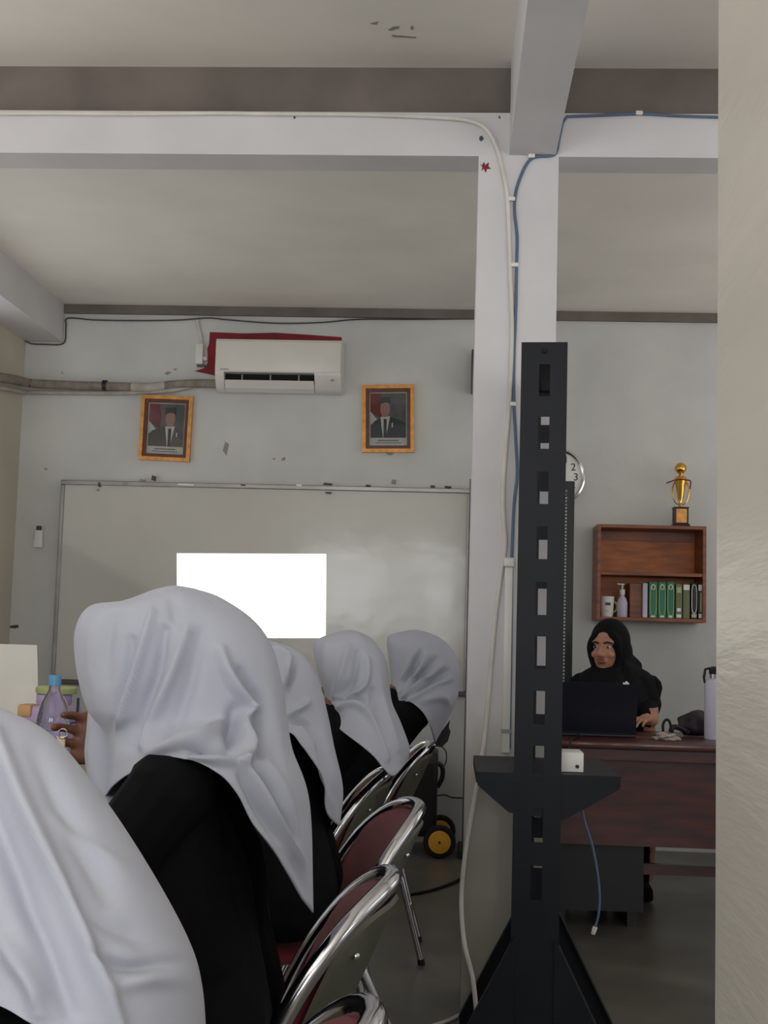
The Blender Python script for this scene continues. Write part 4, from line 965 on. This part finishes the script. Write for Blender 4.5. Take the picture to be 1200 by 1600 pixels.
CH = [(n_, mesh_from(n_, mb_, mlist(mm_), Vector(), sm_), ) for n_, mb_, mm_, sm_ in chair_parts()]
def chair(loc, rz, label):
    t = thing('folding_chair', loc, label, 'chair', 'folding chairs in the student row'); t.rotation_euler = (0, 0, rz)
    for n_, me in CH:
        o = bpy.data.objects.new(n_, me); COL.objects.link(o); o.parent = t
    return t
for u, v, Y, rz, lb in ((585,1580,1.44,0,'chrome folding chair of which only the rim shows at the bottom edge'), (614,1374,2.27,2,'maroon folding chair with grey back shell nearest the picture bottom'),
        (652,1252,3.25,15,'maroon folding chair with a bright rounded top, second in the row'), (608,1204,4.0,3,'dark backed folding chair behind the second headscarf from the column'), (672,1163,5.0,3,'farthest folding chair, beside the white column')):
    a = P(u, v, Y); chair((a.x, Y, 0), math.radians(rz), lb)

# ------------------------------------------------------------------ students' table and things on it
ZT_ = .75; tx0, tx1, ty0, ty1 = -1.75, -.86, 1.0, 6.35
tb = thing('long_table', ((tx0+tx1)/2, (ty0+ty1)/2, 0), 'long tan table the row of girls sits at', 'table')
obj('table_top', MB().box((tx0, ty0, ZT_-.03), (tx1, ty1, ZT_), bev=.004), 'table_top', tb)
for x in (tx0+.06, tx1-.1):
    for y in (ty0+.08, (ty0+ty1)/2, ty1-.12): obj('leg', MB().box((x, y, 0), (x+.04, y+.04, ZT_-.03)), 'black_metal', tb)
# paper sheet at the picture edge
yp = 4.5; A, B = P(50, 1008, yp), P(52, 1110, yp)
mb = MB(); n = 14; zt0, zb0 = A.z, ZT_+.002; vs = []; fs = []
for j in range(n+1):
    z = zt0+(zb0-zt0)*j/n; bul = .022*math.sin(PI*j/n*.9)
    for i in range(n+1):
        x = A.x+.002+bul*.9-.27*(1-i/n); y = yp+.05*math.sin(i/n*1.9)-.02*math.sin(PI*j/n); vs.append(Vector((x, y, z)))
off_ = len(vs); vs2 = [p+Vector((0, .0015, 0)) for p in vs]
for j in range(n):
    for i in range(n): a = j*(n+1)+i; fs.append((a, a+1, a+n+2, a+n+1)); fs.append((off_+a, off_+a+n+1, off_+a+n+2, off_+a+1))
mb.add(vs+vs2, fs)
tag(obj('paper_sheet', mb, 'paper', smooth=True), 'curled white card sheet standing at the left picture edge', 'paper')
# lavender lunch boxes
yo = 3.4
def rbox(x0, x1, y0, y1, z0, z1, b=.012): return MB().box((x0, y0, z0), (x1, y1, z1), bev=b)
A = P(32, 1130, yo); B = P(101, 1130, yo); zA = P(70, 1131, yo).z; zB_ = P(70, 1104, yo).z
t = thing('lunch_box', ((A.x+B.x)/2, yo+.08, ZT_), 'stack of lavender lunch boxes with an orange clip on the table', 'lunch box')
obj('lower_box', rbox(A.x+.01, B.x, yo, yo+.16, ZT_+.001, zA-.004), 'lavender', t, True)
obj('upper_box', rbox(A.x, B.x, yo-.004, yo+.165, zA-.003, zB_), 'lavender', t, True)
obj('clip', MB().box((A.x-.008, yo-.012, zB_-.028), (A.x+.03, yo+.05, zB_+.004), bev=.006), 'orange_clip', t, True)
a2, b2 = P(50, 1100, yo+.05), P(82, 1100, yo+.05); zc2 = P(66, 1086, yo+.05).z
obj('jar', MB().lathe([(.045, 0), (.048, .005), (.048, zc2-zB_), (.04, zc2-zB_+.002)], ((a2.x+b2.x)/2+.02, yo+.09, zB_+.0005), 24), 'lavender', t, True)
obj('jar_lid', MB().lathe([(.054, 0), (.056, .005), (.056, .016), (.05, .02)], ((a2.x+b2.x)/2+.025, yo+.09, zc2+.003), 24), 'lid_green', t, True)
h1, h2 = P(74, 1098, yo-.01), P(104, 1099, yo-.01); obj('handle', MB().tube([h1+Vector((-.01, .03, 0)), h1, (h1+h2)/2, h2], [.008, .01, .01, .008], 10), 'lavender', t, True)
# water bottle
yb2 = 3.3; A = P(90, 1100, yb2); ztop = P(80, 1054, yb2).z
t = thing('water_bottle', (A.x, yb2, ZT_), 'clear plastic water bottle with light blue cap beside the lunch boxes', 'bottle')
hb = ztop-ZT_-.025; 
obj('bottle_body', MB().lathe([(.036, 0), (.042, .006), (.042, hb*.25), (.039, hb*.28), (.042, hb*.31), (.042, hb*.55), (.039, hb*.58), (.042, hb*.61), (.042, hb*.7), (.032, hb*.84), (.016, hb*.94), (.0135, hb)], (A.x-.01, yb2, ZT_+.001), 28), 'bottle_clear', t, True)
obj('cap', MB().lathe([(.0165, hb-.004), (.0165, hb+.02), (.014, hb+.023)], (A.x-.01, yb2, ZT_+.001), 20), 'cap_blue', t, True)
obj('cup_rod', MB().box((A.x+.035, yb2+.05, ZT_+.001), (A.x+.041, yb2+.056, P(110,1092,yb2).z)), 'black_plastic', t)
# beige tag held in the hand
a = P(95, 1158, 2.22); t = thing('key_tag', a, 'small beige tag on a ring held by the hand of the central girl', 'tag')
obj('tag_plate', MB().box((a.x-.007, a.y-.003, a.z-.011), (a.x+.008, a.y+.003, a.z+.009), bev=.002), 'beige', t)
obj('ring', MB().tube([a+Vector((.004+.008*math.cos(q_), -.003, .013+.008*math.sin(q_))) for q_ in [2*PI*k/16 for k in range(16)]], .0016, 6, closed=True), 'chrome', t, True)

# projector on the table (throws the white rectangle on the board)
lens = Vector((-1.22, 6.0, .86)); cr = [P(272,856,YW), P(515,857,YW), P(514,997,YW), P(272,997,YW)]
pj = thing('projector', (lens.x, 5.86, ZT_), 'small white projector at the far end of the table', 'projector')
ap = lens.y+.05
def hit(c, y): f = (y-lens.y)/(c.y-lens.y); return lens+(c-lens)*f
hA = [hit(c, ap) for c in cr]
bx_0, bx_1, bz0, bz1 = lens.x-.14, lens.x+.14, ZT_+.03, ZT_+.165
mb = MB(); oc = [Vector((bx_0, ap, bz1)), Vector((bx_1, ap, bz1)), Vector((bx_1, ap, bz0)), Vector((bx_0, ap, bz0))]
for i_ in range(4):
    j_ = (i_+1) % 4; mb.prism([oc[i_], oc[j_], hA[j_], hA[i_]], (0, .002, 0))
obj('front_plate', mb, 'white_plastic', pj)
mb = MB().box((bx_0, ap-.25, bz0), (bx_0+.004, ap, bz1)).box((bx_1-.004, ap-.25, bz0), (bx_1, ap, bz1)).box((bx_0, ap-.25, bz0), (bx_1, ap, bz0+.004)).box((bx_0, ap-.25, bz1-.004), (bx_1, ap, bz1)).box((bx_0, ap-.25, bz0), (bx_1, ap-.246, bz1))
obj('housing', mb, 'white_plastic', pj)
for dx in (-.11, .11): obj('foot', MB().lathe([(.012, 0), (.012, .03)], (lens.x+dx, ap-.04, ZT_), 12), 'black_plastic', pj)
obj('foot', MB().lathe([(.012, 0), (.012, .03)], (lens.x, ap-.2, ZT_), 12), 'black_plastic', pj)
sp = bpy.data.lights.new('projector_beam', 'SPOT'); sp.energy = 260; sp.spot_size = math.radians(80); sp.spot_blend = 0; sp.shadow_soft_size = 0.0; sp.color = (1, 1, 1)
so = bpy.data.objects.new('projector_beam', sp); COL.objects.link(so); so.location = lens
so.rotation_euler = (sum(cr, Vector())/4-lens).to_track_quat('-Z', 'Y').to_euler()

# ------------------------------------------------------------------ trolley speaker by the front wall, bag on the far chair
wc = P(687, 1306, 7.1); wc.z = .088
t = thing('trolley_speaker', (wc.x-.16, 7.28, 0), 'black trolley speaker with a yellow-hubbed wheel near the front wall', 'speaker')
bx_r = P(684, 1200, 7.2).x
obj('cabinet', MB().box((bx_r-.3, 7.15, .1), (bx_r, 7.45, .56), bev=.015), 'black_plastic', t, True)
obj('grille', MB().box((bx_r-.28, 7.142, .13), (bx_r-.02, 7.15, .5), bev=.004), 'rubber', t)
for dy in (0, .4):
    w_ = obj('wheel', MB().lathe([(.06, .02), (.08, .02), (.088, .008), (.088, -.018), (.08, -.03), (.06, -.03)], (wc.x, 7.1+dy, .088), 28, 'y'), 'rubber', t, True)
    obj('hub', MB().lathe([(.062, -.026), (.06, -.034), (.03, -.038), (.012, -.037)], (wc.x, 7.1+dy, .088), 28, 'y'), 'yellow', w_, True)
    obj('hub_bolt', MB().lathe([(.007, -.03), (.006, -.044)], (wc.x, 7.1+dy, .088), 10, 'y'), 'rubber', w_)
obj('axle', MB().tube([(wc.x, 7.12, .088), (wc.x, 7.48, .088)], .01, 8), 'alu_dark', t)
obj('handle', MB().tube(px_path([(683,1230,7.2),(690,1218,7.2),(692,1205,7.2),(690,1197,7.2),(684,1192,7.2)], 14), .013, 8), 'black_plastic', t, True)
a = P(672, 1245, 7.4)
q = [P(680,1244,D-.03), P(695,1242,D-.03), P(706,1246,D-.03), P(730,1247,D-.03)]
tag(obj('speaker_cable', MB().tube(cr_interp(q, 16)+[Vector((q[-1].x+.03, D-.02, .01))], .005, 6), 'cable_dark', smooth=True), 'thin dark cable on the wall beside the trolley speaker', 'cable')
q = [P(645,1395,5.9), P(680,1382,5.9), P(720,1365,5.9), P(745,1355,5.9)]; q = [P(640,1392,1.2*2000/(1392-995)), P(680,1382,1.2*2000/(1382-995)), P(720,1365,1.2*2000/(1365-995)), P(755,1340,1.2*2000/(1340-995))]
tag(obj('extension_cord', MB().tube(cr_interp([Vector((p.x, p.y, .007)) for p in q], 20), .007, 8), 'rubber', smooth=True), 'black cord on the floor left of the column foot', 'cord')
yb3 = 4.95; a = P(690, 1142, yb3)
t = thing('hanging_bag', (a.x, yb3, P(690,1165,yb3).z), 'small black bag hanging on the back of the farthest chair', 'bag')
obj('pouch', MB().prism([P(u, v, yb3) for u, v in ((703,1126),(701,1138),(704,1144),(700,1158),(690,1168),(680,1166),(668,1180),(660,1196),(672,1172),(682,1152),(694,1138))], (0, .07, 0)), 'bag', t)
obj('strap', MB().tube(px_path([(690,1166,yb3+.03),(697,1175,yb3+.03),(697,1190,yb3+.03),(692,1200,yb3+.03)], 14), .003, 6), 'cable_dark', t, True)
obj('buckle', MB().ell(P(678, 1164, yb3-.01), (.008, .006, .006)), 'chrome', t, True)
